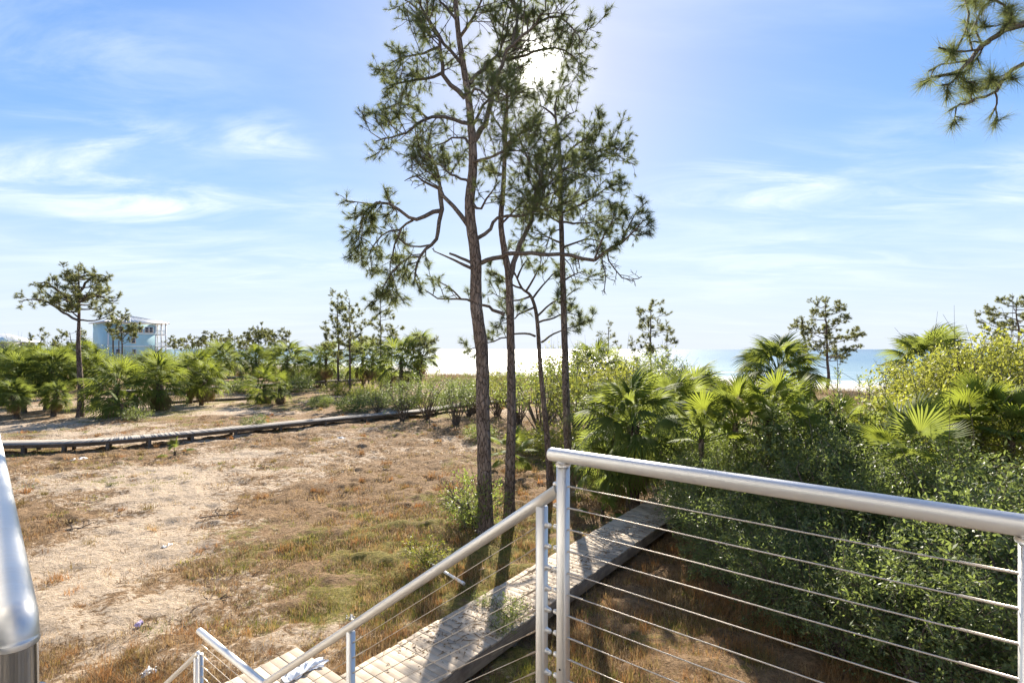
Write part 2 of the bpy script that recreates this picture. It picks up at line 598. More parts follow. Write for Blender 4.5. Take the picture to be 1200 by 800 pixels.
def sea_material():
    m, nt = mat_new('gulf_water'); t = NT(nt)
    co = t.coord('Object')            # x along the shore, y out to sea
    sep = t.N('ShaderNodeSeparateXYZ'); t.L(co, sep.inputs[0])
    y = sep.outputs[1]
    w1 = t.noise(t.mapping(co, (.05, .22, 1)), 1.0, 5, .6, .5)
    w2 = t.noise(t.mapping(co, (.5, 1.2, 1)), 1.0, 4, .6)
    col = t.mix(t.mr(y, 0, 260), (.17, .27, .30), (.075, .17, .245))
    col = t.mix(t.mr(y, 300, 3000), col, (.05, .125, .21))
    f = t.noise(t.mapping(co, (.012, .075, 1)), 1.0, 6, .6, .7)
    near = t.mr(y, 75, 2)
    foam = t.math('MULTIPLY', t.mr(f, .52, .60), near)
    edge = t.mr(t.math('ADD', y, t.math('MULTIPLY', t.noise(t.mapping(co, (.05, .02, 1)), 1.0, 4), 8)), 9, 4)
    foam = t.math('MAXIMUM', foam, t.math('MULTIPLY', edge, t.mr(t.noise(co, .6, 4), .35, .6)))
    lace = t.mr(t.noise(t.mapping(co, (.5, .9, 1)), 1.0, 5), .3, .6)
    foam = t.math('MULTIPLY', foam, lace)
    col = t.mix(foam, col, (.80, .82, .82))
    h = t.math('ADD', t.math('MULTIPLY', w1, 2.0), t.math('MULTIPLY', w2, .5))
    t.out(t.principled(col, t.mr(foam, 0, 1, .30, .8), 0, t.bump(h, .55, .5), .5))
    return m


M['sea'] = sea_material()

# ------------------------------------------------------------------ ground, beach and sea


def axis_lines(lo, hi, step, far_lo, far_hi, grow=1.12):
    a = list(np.arange(lo, hi, step))
    s, x = step, a[-1]
    while x < far_hi:
        s *= grow; x += s; a.append(x)
    s, x = step, a[0]; pre = []
    while x > far_lo:
        s *= grow; x -= s; pre.append(x)
    return np.array(pre[::-1] + a)


def g_px(cx, cy, x, y, rx, ry):
    p = W(cx, cy, EYE * F / (cy - HORY))
    return np.exp(-(((x - p[0]) / rx) ** 2 + ((y - p[1]) / ry) ** 2))


def sand_field(x, y):
    s = .26 + (fbm(x * .22, y * .22, 4) - .5) * .9 + (fbm(x * .9 + 31, y * .9, 4) - .5) * .75
    for (cx, cy, rx, ry, a) in ((110, 640, 3.0, 4.5, .42), (60, 740, 2.2, 2.0, .28), (190, 578, 1.6, 1.5, .55), (120, 560, 4, 3, .3), (60, 500, 7, 2.5, .45),
                                (230, 545, 4, 2.5, .12), (200, 480, 9, 5, .4), (480, 720, 1.2, 1.0, .25), (330, 530, 4, 2, .12)):
        s = s + a * g_px(cx, cy, x, y, rx, ry)
    s = s - .30 * g_px(470, 610, x, y, 3.2, 4.0) - .2 * g_px(330, 600, x, y, 3.0, 4.0) - .25 * g_px(760, 760, x, y, 3, 4)
    return np.clip(s, 0, 1)


def green_field(x, y):
    s = (fbm(x * .3 + 40, y * .3 + 11, 4) - .52) * 1.2 + (fbm(x * 1.1 + 4, y * 1.1 + 17, 4) - .5) * 1.2 + .14
    for (cx, cy, rx, ry, a) in ((490, 620, 2.8, 3.4, .85), (520, 690, 1.7, 1.6, .6), (420, 700, 1.5, 1.2, .45), (400, 640, 2.0, 1.5, .35), (440, 470, 12, 8, .3), (690, 540, 4, 4, .42),
                                (330, 455, 10, 8, .2), (700, 770, 1.3, 1.0, .25), (600, 620, 2, 3, .3)):
        s = s + a * g_px(cx, cy, x, y, rx, ry)
    s = s + .4 * sstep(26, 36, y) * (fbm(x * .15, y * .15, 3) - .25)
    s = s - .3 * g_px(110, 640, x, y, 4.5, 6)
    return np.clip(s, 0, 1)


def build_ground():
    xs = axis_lines(-20, 13, .10, -4000, 4000, 1.10)
    ys = axis_lines(4.0, 32, .10, -300, 6000, 1.06)
    X, Y = np.meshgrid(xs, ys)
    Zg = ground_z(X, Y)
    near = sstep(60, 25, Y)
    sand = sand_field(X, Y); green = green_field(X, Y)
    # clumpy turf stands a little proud of the blown-out sand
    rough = fbm(X * 3.1, Y * 3.1, 3) - .5
    Zg = Zg + near * (rough * .20 * (1 - .45 * sand) + (fbm(X * 1.3 + 9, Y * 1.3, 3) - .5) * .26 * (1 - .35 * sand) + (fbm(X * .55 + 3, Y * .9, 3) - .5) * .16)
    s = X * V_[0] + Y * V_[1]
    beach = sstep(66, 78, s + (fbm(X * .12, Y * .12, 3) - .5) * 14)
    dune = sstep(45, 62, s) * (1 - beach)
    sand = np.clip(sand * (1 - .5 * dune), 0, 1)
    green = green * (1 - dune)
    cols = np.stack([sand, green, beach], -1).reshape(-1, 3)
    ny, nx = X.shape
    idx = np.arange(nx * ny).reshape(ny, nx)
    Fq = np.stack([idx[:-1, :-1], idx[:-1, 1:], idx[1:, 1:], idx[1:, :-1]], -1).reshape(-1, 4)
    me = np_mesh('ground', np.stack([X, Y, Zg], -1).reshape(-1, 3), [Fq], cols, True)
    o = link(me, 'ground', M['ground'])
    tag(o, 'sandy lot with dry grass running out to dunes and pale beach', 'ground', kind='structure')


build_ground()


def build_sea():
    b = MB()
    xs = np.array([-30000, -3000, -400, 0, 400, 3000, 30000.0])
    ys = np.array([-12, 0, 60, 400, 3000, 30000.0])
    X, Y = np.meshgrid(xs, ys)
    idx = np.arange(X.size).reshape(X.shape)
    Fq = np.stack([idx[:-1, :-1], idx[:-1, 1:], idx[1:, 1:], idx[1:, :-1]], -1).reshape(-1, 4)
    b.add(np.stack([X, Y, X * 0], -1), [Fq])
    o = b.obj('sea', M['sea'])
    p = UV(0, SHORE, SEA_Z)
    o.location = p
    o.rotation_euler = (0, 0, -ANG)
    tag(o, 'pale blue sea with low white surf beyond the beach', 'sea', kind='structure')


build_sea()


# ------------------------------------------------------------------ grass
def build_grass(name, label, n_clumps, region, wfun, blade, n_blades, cols, spread, seed, mat, flat=.5):
    r = np.random.default_rng(seed)
    x0, x1, y0, y1 = region
    # more clumps close by: sample depth as 1/y
    y = 1 / r.uniform(1 / y1, 1 / y0, n_clumps * 3)
    x = r.uniform(-1.05, 1.05, len(y)) * y
    keep = (x > x0) & (x < x1) & (r.random(len(y)) < wfun(x, y))
    x, y = x[keep][:n_clumps], y[keep][:n_clumps]
    n = len(x)
    k = n_blades
    sp = spread * r.uniform(.4, 1.6, n)
    bx = x[:, None] + r.normal(0, 1, (n, k)) * sp[:, None]
    by = y[:, None] + r.normal(0, 1, (n, k)) * sp[:, None]
    bz = ground_z(bx, by) - .01
    hgt = (blade * r.uniform(.5, 1.5, n))[:, None] * r.uniform(.5, 1.2, (n, k))
    az = r.uniform(0, 2 * np.pi, (n, k)); lean = r.uniform(.15, 1.0 + flat, (n, k))
    d = np.stack([np.cos(az) * np.sin(lean), np.sin(az) * np.sin(lean), np.cos(lean)], -1)
    side = np.stack([-np.sin(az), np.cos(az), 0 * az], -1)
    wdt = np.maximum(.004, y * .00055)[:, None, None] * r.uniform(.7, 1.4, (n, k, 1))
    base = np.stack([bx, by, bz], -1)
    V = np.stack([base - side * wdt, base + side * wdt, base + d * hgt[..., None]], 2).reshape(-1, 3)
    Ft = np.arange(len(V)).reshape(-1, 3)
    ci = r.integers(0, len(cols), n)
    c = np.array(cols)[ci] * r.uniform(.75, 1.25, (n, 1))
    c = np.repeat(c, k * 3, axis=0)
    me = np_mesh(name, V, [Ft], c)
    o = link(me, name, mat)
    tag(o, label, 'grass', kind='stuff')


def grass_material():
    m, nt = mat_new('grass_blade'); t = NT(nt)
    at = t.N('ShaderNodeVertexColor'); at.layer_name = 'tint'
    p = t.principled(at.outputs[0], .7, 0, None, .2)
    tr = t.N('ShaderNodeBsdfTranslucent'); t.L(at.outputs[0], tr.inputs[0])
    mx = t.N('ShaderNodeMixShader'); mx.inputs[0].default_value = .4
    t.L(p, mx.inputs[1]); t.L(tr.outputs[0], mx.inputs[2])
    t.out(mx.outputs[0])
    return m


M['grass'] = grass_material()
WALK_U0, WALK_U1 = -6.35, -5.17          # boardwalk edges in U (west, east)


def off_walk(x, y):
    u = x * U_[0] + y * U_[1]; v = x * V_[0] + y * V_[1]
    return ~(((u > WALK_U0 - .1) & (u < WALK_U1 + .1) & (v > 1)) | ((u > -7.7) & (u < -5) & (v > 1) & (v < 4.4)))


build_grass('dry_grass', 'dry brown and straw grass tufts over the sandy lot', 30000, (-30, 16, 5.5, 60),
            lambda x, y: np.clip(1.0 - 1.5 * sand_field(x, y), .05, 1) * off_walk(x, y) * np.clip(3.2 * fbm(x * .9, y * .9, 3) - .95, .05, 1),
            .115, 15, [(.36, .24, .13), (.42, .30, .17), (.32, .18, .075), (.16, .10, .05), (.48, .36, .20), (.12, .08, .045), (.30, .21, .07)], .11, 3, M['grass'], .55)
build_grass('green_grass', 'low green grass and weeds scattered on the sandy lot', 8000, (-30, 16, 5.5, 60),
            lambda x, y: np.clip(2.2 * green_field(x, y) - .35, 0, 1) * off_walk(x, y),
            .11, 14, [(.20, .21, .04), (.27, .25, .045), (.15, .19, .04), (.33, .28, .06)], .10, 4, M['grass'], .3)
build_grass('bunch_grass', 'rusty brown bunch grass tufts standing over the dry lot', 1500, (-30, 16, 5.5, 50),
            lambda x, y: np.clip(1.1 - 1.4 * sand_field(x, y), .04, 1) * off_walk(x, y) * (fbm(x * .5 + 7, y * .5, 3) > .47),
            .19, 46, [(.40, .20, .07), (.34, .19, .08), (.44, .29, .13), (.27, .20, .07)], .10, 8, M['grass'], .1)
build_grass('dune_grass', 'brown sea oats and dune grass before the beach', 6000, (-40, 90, 48, 100),
            lambda x, y: sstep(46, 54, x * V_[0] + y * V_[1]) * sstep(74, 66, x * V_[0] + y * V_[1]) * (fbm(x * .2, y * .2, 3) > .42),
            .55, 12, [(.30, .19, .12), (.36, .26, .17), (.26, .20, .10), (.24, .22, .10)], .35, 5, M['grass'], .1)


# ------------------------------------------------------------------ pines
def catkin_norm(v):
    return v / (np.linalg.norm(v) + 1e-9)


class Pine:
    def __init__(self, seed, needle=.24, nw=.006, nn=40, base=(0, 0, 0)):
        self.r = np.random.default_rng(seed)
        self.tubes = {}
        self.T = []; self.D = []; self.S = []
        self.needle, self.nw, self.nn = needle, nw, nn
        self.base = np.asarray(base, float)
        self.trunk = MB()

    def tube(self, P, r0, r1, sides=5):
        P = np.asarray(P, float)
        self.tubes.setdefault((len(P), sides), []).append((P, np.linspace(r0, r1, len(P))))

    def tuft(self, p, d, s=1.0):
        self.T.append(p); self.D.append(d); self.S.append(s)

    def twig(self, p, d, l, r0=.012, sub=3, up=.3, ts=1.0, leafy=True):
        r = self.r
        d = catkin_norm(d)
        p1 = p + d * l * .5 + r.normal(0, .06, 3) * l
        d2 = catkin_norm(d + Z_ * up + r.normal(0, .25, 3))
        p2 = p1 + d2 * l * .5
        P = np.array([p, p1, p2])
        self.tube(P, r0 * 1.35, r0 * .65, 4)
        if leafy:
            self.tuft(p2, d2, ts)
            self.tuft(p1 + (p2 - p1) * .55, d2, ts * r.uniform(.55, .9))
        for k in range(sub):
            f = r.uniform(.3, .95)
            q = p + (p1 - p) * f * 2 if f < .5 else p1 + (p2 - p1) * (f - .5) * 2
            dd = catkin_norm(d * .55 + r.normal(0, .75, 3) + Z_ * up)
            l2 = l * r.uniform(.28, .5)
            e = q + dd * l2
            self.tube(np.array([q, (q + e) / 2 + r.normal(0, .06, 3) * l2, e]), r0 * .8, r0 * .5, 3)
            if leafy: self.tuft(e, dd, ts * r.uniform(.6, 1.1))

    def limb(self, P, r0, start=.3, spacing=.3, tl=.9, up=.3, sub=3, ts=1.0, leafy=True, n=None, r1=None, droop=0.0):
        r = self.r
        P = np.asarray(P, float)
        L0 = np.linalg.norm(np.diff(P, axis=0), axis=1).sum()
        n = n or max(5, int(L0 / .22))
        Q = smooth_path(P, n)
        Q[1:-1] += r.normal(0, .014, (n - 2, 3)) * min(1.5, L0 / 2)
        self.tube(Q, r0, r1 if r1 is not None else max(.010, r0 * .28), 7)
        seg = np.linalg.norm(np.diff(Q, axis=0), axis=1); cum = np.concatenate([[0], np.cumsum(seg)])
        L = cum[-1]
        s = start * L + r.uniform(0, spacing)
        while s < L:
            i = min(len(seg) - 1, int(np.searchsorted(cum, s)) - 1); i = max(i, 0)
            p = Q[i] + (Q[i + 1] - Q[i]) * ((s - cum[i]) / max(seg[i], 1e-6))
            tng = catkin_norm(Q[i + 1] - Q[i])
            perp = r.normal(0, 1, 3); perp -= tng * perp.dot(tng); perp = catkin_norm(perp)
            d = tng * .55 + perp * .85 + Z_ * (up * .5 - droop)
            self.twig(p, d, tl * r.uniform(.55, 1.2) * (1 - .35 * s / L), max(.008, r0 * .22 if r0 < .06 else .014), sub, up - droop, ts, leafy)
            s += spacing * r.uniform(.6, 1.4)
        if leafy:
            tng = catkin_norm(Q[-1] - Q[-2]); self.tuft(Q[-1], tng, ts)

    def make_trunk(self, P, r0, r1, sides=14, flare=1.35):
        P = np.asarray(P, float)
        L0 = np.linalg.norm(np.diff(P, axis=0), axis=1).sum()
        n = max(10, int(L0 / .16))
        Q = smooth_path(P, n)
        rad = np.linspace(r0, r1, n)
        h = np.linspace(0, L0, n)
        rad = rad * (1 + (flare - 1) * np.exp(-h / .25))
        V, Fq = tube_batch(Q[None], rad[None], sides)
        V = V.reshape(n, sides, 3)
        jit = self.r.normal(0, .035, (n, sides, 1))
        V = Q[:, None] + (V - Q[:, None]) * (1 + jit)
        self.trunk.add(V.reshape(-1, 3), [Fq])
        return Q

    def build(self, name, label, cat='pine tree', group=None, bark='bark', needle='needle', droop=.12, crown_name='crown'):
        r = self.r
        b = self.base
        root = thing(name, label, cat, tuple(b), 0, group)
        tr = link(np_mesh('trunk', np.concatenate(self.trunk.V) - b, [np.concatenate(v) for v in self.trunk.F.values()], smooth=True), 'trunk', M[bark], root)
        if self.tubes:
            mb = MB()
            for (k, sides), lst in self.tubes.items():
                P = np.stack([x[0] for x in lst]); R = np.stack([x[1] for x in lst])
                V, Fq = tube_batch(P, R, sides); mb.add(V - b, [Fq])
            o = mb.obj('branches', M['twig'] if bark == 'bark' else M['twig'], root, True)
            tag(o, kind='stuff')
        if self.T:
            T = np.array(self.T) - b; D = np.array(self.D); S = np.array(self.S)
            n, k = len(T), self.nn
            D = D / (np.linalg.norm(D, axis=1, keepdims=True) + 1e-9)
            rd = r.normal(0, 1, (n, k, 3)); rd /= np.linalg.norm(rd, axis=2, keepdims=True)
            ndir = D[:, None] * r.uniform(.25, 1.1, (n, k, 1)) + rd * .85
            ndir[..., 2] -= droop
            ndir /= np.linalg.norm(ndir, axis=2, keepdims=True)
            base = T[:, None] - D[:, None] * r.uniform(0, .6, (n, k, 1)) * self.needle * S[:, None, None]
            ln = self.needle * S[:, None, None] * r.uniform(.65, 1.1, (n, k, 1))
            tip = base + ndir * ln
            side = np.cross(ndir, rd); side /= np.linalg.norm(side, axis=2, keepdims=True) + 1e-9
            wv = side * self.nw
            V = np.stack([base - wv, base + wv, tip], 2).reshape(-1, 3)
            me = np_mesh(crown_name, V, [np.arange(len(V)).reshape(-1, 3)])
            o = link(me, crown_name, M[needle], root)
            tag(o, kind='stuff')
        return root


def px_path(pts, Y, rng=None, dY=0.0):
    """photo polyline at depth Y; the far end bends dY metres away from the camera (keeps its real place)"""
    n = len(pts)
    return np.array([W(p[0], p[1], Y + dY * (i / (n - 1) if n > 1 else 0) + (p[2] if len(p) > 2 else 0)) for i, p in enumerate(pts)])


def big_pine_cluster():
    # ---- the tall pine with the fat trunk
    Y = 13.9
    p = Pine(101, .225, .0044, 44, base=(W(569, 625, Y)[0], Y, gz(W(569, 625, Y)[0], Y) - .05))
    tr = [(569, 627), (568, 560), (566, 480), (564.5, 410), (558, 357), (557.5, 305), (552, 263), (550.5, 235), (554, 200), (554, 175), (552, 147), (549, 115), (543.5, 80), (538, 45), (535, 17), (533, -20), (530, -60)]
    P = px_path(tr, Y); P[0, 2] = p.base[2]
    p.make_trunk(P, .205, .045)
    L = lambda pts, r0, dY=0.0, **k: p.limb(px_path(pts, Y, dY=dY), r0, **k)
    K = dict(spacing=.14, tl=1.15, sub=7)
    L([(553.5, 172), (560, 157), (573, 136), (578.5, 98), (591, 70), (601, 52), (624, 31), (640, 12)], .085, -.6, start=.35, **K)
    L([(591, 70), (606, 68), (626, 60), (650, 56), (672, 66), (684, 84)], .045, .5, start=.15, **K)
    L([(601, 52), (606, 20), (615, -14), (620, -50)], .05, .8, start=.1, **K)
    L([(624, 31), (648, 20), (668, 30), (682, 50)], .04, -.8, start=.1, **K)
    L([(550.5, 98), (568, 77), (584, 60), (596, 30), (600, -5)], .06, .9, start=.35, **K)
    L([(545, 115), (522.5, 91), (515.5, 52), (505, 30), (492, 5)], .07, -.4, start=.3, **K)
    L([(519, 85), (500, 92), (484, 94), (466, 98), (450, 104)], .045, .5, start=.15, **K)
    L([(516, 55), (496, 62), (478, 66), (458, 74)], .04, -.9, start=.1, **K)
    L([(543, 78), (520, 50), (500, 20), (480, 4), (470, -8)], .05, .7, start=.35, **K)
    L([(538, 45), (556, 20), (570, -10)], .05, -.6, start=.2, **K)
    L([(536, 25), (518, 2), (500, -24)], .045, .8, start=.2, **K)
    L([(534, -10), (552, -30), (575, -46)], .045, .5, start=.15, **K)
    L([(550.5, 145), (529.5, 140), (501.5, 138), (480.5, 154), (462, 160), (440, 166)], .055, -.9, start=.3, **K)
    L([(501, 139), (484, 126), (466, 122), (448, 128)], .035, .4, start=.1, **K)
    L([(552, 150), (570, 120), (584, 110), (602, 116)], .045, 1.6, start=.3, **K)
    L([(548, 112), (560, 105), (575, 116), (590, 122)], .04, -1.8, start=.35, **K)
    L([(553, 170), (540, 160), (520, 168), (500, 178)], .04, 1.8, start=.35, **K)
    # heavy crooked limb on the seaward-left side, drooping end
    L([(552, 269), (545, 258), (536.5, 248), (521, 231), (516, 222), (514, 205), (508, 190), (500, 176)], .075, -.3, start=.55, **K)
    L([(515.5, 220), (517, 245), (512, 273), (505, 287), (493, 301), (486, 318), (490, 335)], .07, -.5, start=.62, spacing=.20, tl=.7, sub=3, droop=.25)
    L([(517, 247), (501.5, 252), (484, 258), (468, 246), (446, 236), (432, 246), (422, 262)], .065, -.7, start=.42, spacing=.12, tl=.85, sub=6, droop=.3)
    L([(484, 258), (470, 268), (452, 272), (436, 290), (428, 310)], .035, .4, start=.1, spacing=.12, tl=.8, sub=6, droop=.3)
    L([(493, 301), (478, 302), (462, 316), (450, 335), (446, 352)], .035, -.4, start=.15, spacing=.12, tl=.8, sub=6, droop=.3)
    L([(470, 268), (462, 290), (456, 318), (462, 345)], .03, .6, start=.1, spacing=.12, tl=.75, sub=6, droop=.3)
    L([(446, 236), (430, 252), (420, 275), (424, 300)], .03, -.5, start=.1, spacing=.12, tl=.7, sub=6, droop=.3)
    L([(516, 222), (498, 214), (486, 206), (474, 212)], .04, .6, start=.2, leafy=False, spacing=.3, tl=.6)
    L([(505, 287), (484, 290), (468, 280), (458, 262)], .03, .3, start=.2, leafy=False, spacing=.22, tl=.5)
    L([(554, 315), (533, 305), (508, 294)], .05, -.5, start=.8, leafy=False, tl=.3)
    L([(553, 308), (540, 302), (527, 297)], .045, .4, start=1.0, leafy=False, r1=.03)
    # long right arm
    L([(564, 308), (589, 300), (617, 296), (652, 298), (697, 305)], .066, -.9, start=.75, leafy=False, tl=.5, spacing=.5, r1=.045)
    L([(697, 305), (711, 293), (729, 284), (742, 272), (754, 258)], .045, -1.1 + .2, start=.1, spacing=.17, tl=.6, sub=4)
    L([(711, 293), (716, 310), (728, 325), (744, 328), (752, 324)], .022, -.9, start=.1, leafy=False, tl=.45, spacing=.16, droop=.5)
    L([(705, 298), (708, 315), (710, 330), (708, 343)], .018, -.9, start=.1, leafy=False, tl=.35, spacing=.16, droop=.5)
    L([(729, 284), (738, 262), (748, 246), (758, 236)], .025, -.9, start=.2, spacing=.2, tl=.5, sub=4)
    L([(697, 303), (706, 280), (716, 262), (722, 250)], .03, -.9, start=.3, spacing=.2, tl=.6, sub=4)
    L([(554, 284), (571.5, 270), (585.5, 256), (620.5, 252), (632, 240), (640, 215)], .06, .9, start=.45, **K)
    L([(552, 235), (562, 246), (572, 230), (584, 214)], .045, -.9, start=.5, **K)
    L([(553, 190), (570, 186), (590, 178), (612, 176)], .045, -1.6, start=.35, **K)
    L([(553, 215), (530, 205), (515, 192), (500, 196)], .04, 1.8, start=.4, **K)
    p.build('pine_tree', 'tall pine with thick fissured trunk and crooked drooping limb beside the boardwalk', group=None)

    # ---- the slim forked pine just right of it
    Y = 14.9
    p = Pine(102, .225, .0042, 40, base=(W(597, 610, Y)[0], Y, gz(W(597, 610, Y)[0], Y) - .05))
    P = px_path([(597, 612), (598, 540), (599.5, 480), (598, 375), (596, 322), (591, 294), (587, 259), (590, 217), (592.5, 157), (594, 122), (595, 95)], Y); P[0, 2] = p.base[2]
    p.make_trunk(P, .155, .03)
    L = lambda pts, r0, dY=0.0, **k: p.limb(px_path(pts, Y, dY=dY), r0, **k)
    L([(598, 325), (605, 301), (617, 270), (624, 249), (628, 224), (633, 206), (641, 185), (648, 160)], .085, .5, start=.5, **K)
    L([(633, 206), (620, 190), (612, 170), (604, 150)], .04, -.6, start=.2, **K)
    L([(628, 224), (645, 214), (660, 200), (676, 196)], .04, .8, start=.2, **K)
    L([(591, 368), (577, 362), (564, 357), (540, 350), (515, 350), (498, 340)], .055, .6, start=.35, spacing=.3, tl=.75, sub=3)
    L([(540, 350), (528, 338), (514, 330), (500, 322)], .03, .6, start=.1, spacing=.3, tl=.6, sub=3)
    L([(588, 262), (600, 250), (612, 236), (622, 232)], .035, -.8, start=.4, **K)
    L([(592, 170), (606, 160), (624, 148), (640, 144)], .04, -.5, start=.3, **K)
    L([(592, 157), (580, 140), (572, 124)], .035, .6, start=.4, **K)
    L([(594, 130), (606, 112), (620, 104)], .03, .6, start=.3, **K)
    L([(595, 112), (586, 100), (580, 84)], .03, -.5, start=.3, **K)
    L([(595, 100), (602, 84), (612, 76)], .03, .4, start=.2, **K)
    L([(591, 205), (576, 200), (566, 190)], .03, 1.0, start=.4, **K)
    p.build('pine_tree', 'slim pine with forked trunk beside the thick fissured pine')

    # ---- straight pine behind the handrail, dense crown
    Y = 18.6
    p = Pine(103, .24, .0054, 44, base=(W(668, 572, Y)[0], Y, gz(W(668, 572, Y)[0], Y) - .05))
    P = px_path([(669, 575), (666, 540), (664, 480), (661, 375), (659, 305), (657, 235), (656, 182), (652, 147), (650, 124)], Y); P[0, 2] = p.base[2]
    p.make_trunk(P, .165, .03)
    L = lambda pts, r0, dY=0.0, **k: p.limb(px_path(pts, Y, dY=dY), r0, **k)
    K2 = dict(spacing=.14, tl=1.2, sub=7)
    for pts, dy in (([(656, 190), (672, 172), (690, 160), (704, 150)], -1), ([(655, 175), (640, 165), (626, 150)], 1.2), ([(652, 150), (664, 136), (676, 130)], .8),
                    ([(651, 138), (640, 128), (632, 124)], -.8), ([(657, 225), (680, 205), (700, 192), (722, 182)], .8), ([(657, 215), (640, 206), (622, 200)], -1.4),
                    ([(658, 250), (680, 240), (702, 226), (726, 214)], -1.2), ([(658, 260), (682, 262), (706, 258), (728, 262)], 1.2), ([(658, 262), (640, 252), (620, 246)], 1.2),
                    ([(659, 290), (676, 284), (694, 280), (708, 288)], -.6), ([(659, 285), (642, 278), (630, 270)], -1.0), ([(656, 195), (662, 182), (672, 190), (684, 196)], -2.2),
                    ([(657, 232), (650, 226), (646, 236), (640, 246)], -2.4), ([(657, 240), (668, 236), (680, 246)], 2.4), ([(659, 330), (672, 322), (684, 318)], .8),
                    ([(650, 130), (652, 116), (654, 108)], 0), ([(656, 200), (690, 184), (712, 172), (730, 176)], 0)):
        L(pts, .045, dy, start=.3, **K2)
    for pts, dy in (([(658, 268), (646, 274), (640, 290), (636, 304)], -.8), ([(659, 300), (668, 310), (676, 330)], .6)):
        L(pts, .025, dy, start=.2, leafy=False, spacing=.3, tl=.6)
    p.build('pine_tree', 'straight pine with dense crown rising behind the corner post')

    # ---- small leaning pine with a low spreading crown
    Y = 19.4
    p = Pine(104, .28, .0055, 42, base=(W(645, 564, Y)[0], Y, gz(W(645, 564, Y)[0], Y) - .05))
    P = px_path([(645, 566), (641, 510), (638, 480), (633, 427), (629, 371), (622, 347), (612, 338), (604, 322)], Y); P[0, 2] = p.base[2]
    p.make_trunk(P, .125, .03)
    L = lambda pts, r0, dY=0.0, **k: p.limb(px_path(pts, Y, dY=dY), r0, **k)
    K3 = dict(spacing=.2, tl=.85, sub=5)
    for pts, dy in (([(634.5, 401), (648.5, 391), (669.5, 384), (694, 375)], .6), ([(627.5, 394), (610, 389), (590, 396), (570, 402), (548, 410)], -.6),
                    ([(629, 371), (640, 360), (655, 350), (670, 350)], -.8), ([(624, 350), (636, 335), (648, 322), (656, 316)], .6), ([(622, 347), (606, 352), (590, 350), (576, 342)], .9),
                    ([(612, 338), (600, 334), (586, 322), (574, 318)], -.6), ([(606, 326), (612, 312), (620, 302)], .6), ([(604, 322), (596, 308), (590, 300)], -.4),
                    ([(626, 360), (612, 366), (600, 374), (588, 372)], -1.3), ([(616, 342), (630, 318), (640, 306)], -1.2), ([(630, 378), (650, 372), (664, 366), (680, 372)], 1.4)):
        L(pts, .045, dy, start=.4, **K3)
    p.build('pine_tree', 'small leaning pine with low spreading crown behind the forked pine')


big_pine_cluster()


def round_pine(seed, px, Y, top, bottom, half, label, group=None, lean=0.0, shape='umbrella', n_limbs=22, r0=.16, limbs=(), base_y=None, second=None, twigs=1.0, needle_scale=1.0):
    """pine standing on the ground at depth Y under photo column px; crown between rows top and bottom, half = half width in pixels"""
    x = (px - 600) / F * Y
    z0 = gz(x, Y)
    rad = half / F * Y
    zt = EYE - (top - HORY) / F * Y
    zb = EYE - (bottom - HORY) / F * Y
    sc = max(1.0, Y / 30)
    p = Pine(seed, .27 * (.88 + .14 * sc) * needle_scale, .0042 * sc * 1.5, 44, base=(x, Y, z0 - .05))
    r = p.r
    n = 7
    h = np.linspace(0, 1, n)
    P = np.stack([x + lean * h ** 1.6 * rad + np.concatenate([[0], r.normal(0, .02 * rad, n - 1)]), np.full(n, Y) + np.concatenate([[0], r.normal(0, .03 * rad, n - 1)]), z0 - .05 + (zt - .3 - z0) * h], -1)
    Q = p.make_trunk(P, r0, .03, 9)
    cz = zt - zb
    for i in range(n_limbs):
        f = (i + r.uniform(0, 1)) / n_limbs                   # 0 at the crown bottom, 1 at the top
        zz = zb + cz * f * .94
        if shape == 'umbrella': w = rad * (1 - f ** 2.2 * .75) * r.uniform(.55, 1.1)
        elif shape == 'cone': w = rad * (1.05 - f * .9) * r.uniform(.6, 1.1)
        else: w = rad * math.sqrt(max(.05, 1 - (2 * f - .75) ** 2 / 1.8)) * r.uniform(.55, 1.1)
        a = i * 2.4 + r.uniform(-.4, .4)
        zs = max(z0 + 1.0, zz - w * r.uniform(.15, .45))
        k = int(np.argmin(np.abs(Q[:, 2] - zs)))
        s = Q[k]
        e = np.array([s[0] + math.cos(a) * w, s[1] + math.sin(a) * w, zz + r.uniform(-.1, .2)])
        m = (s + e) / 2 + np.array([0, 0, -w * r.uniform(.0, .18)]) + r.normal(0, .05 * w, 3)
        p.limb([s, m, e], max(.018, r0 * .3), start=.42, spacing=.19 * sc ** .5 / twigs, tl=.9 * sc ** .4, sub=7, up=.45, ts=1.0)
    for pts in limbs:
        p.limb(px_path(pts, Y), max(.03, r0 * .4), start=.45, spacing=.22, tl=.9, sub=5)
    return p.build('pine_tree', label, group=group, bark='bark_far', needle='needle_far', droop=.0)


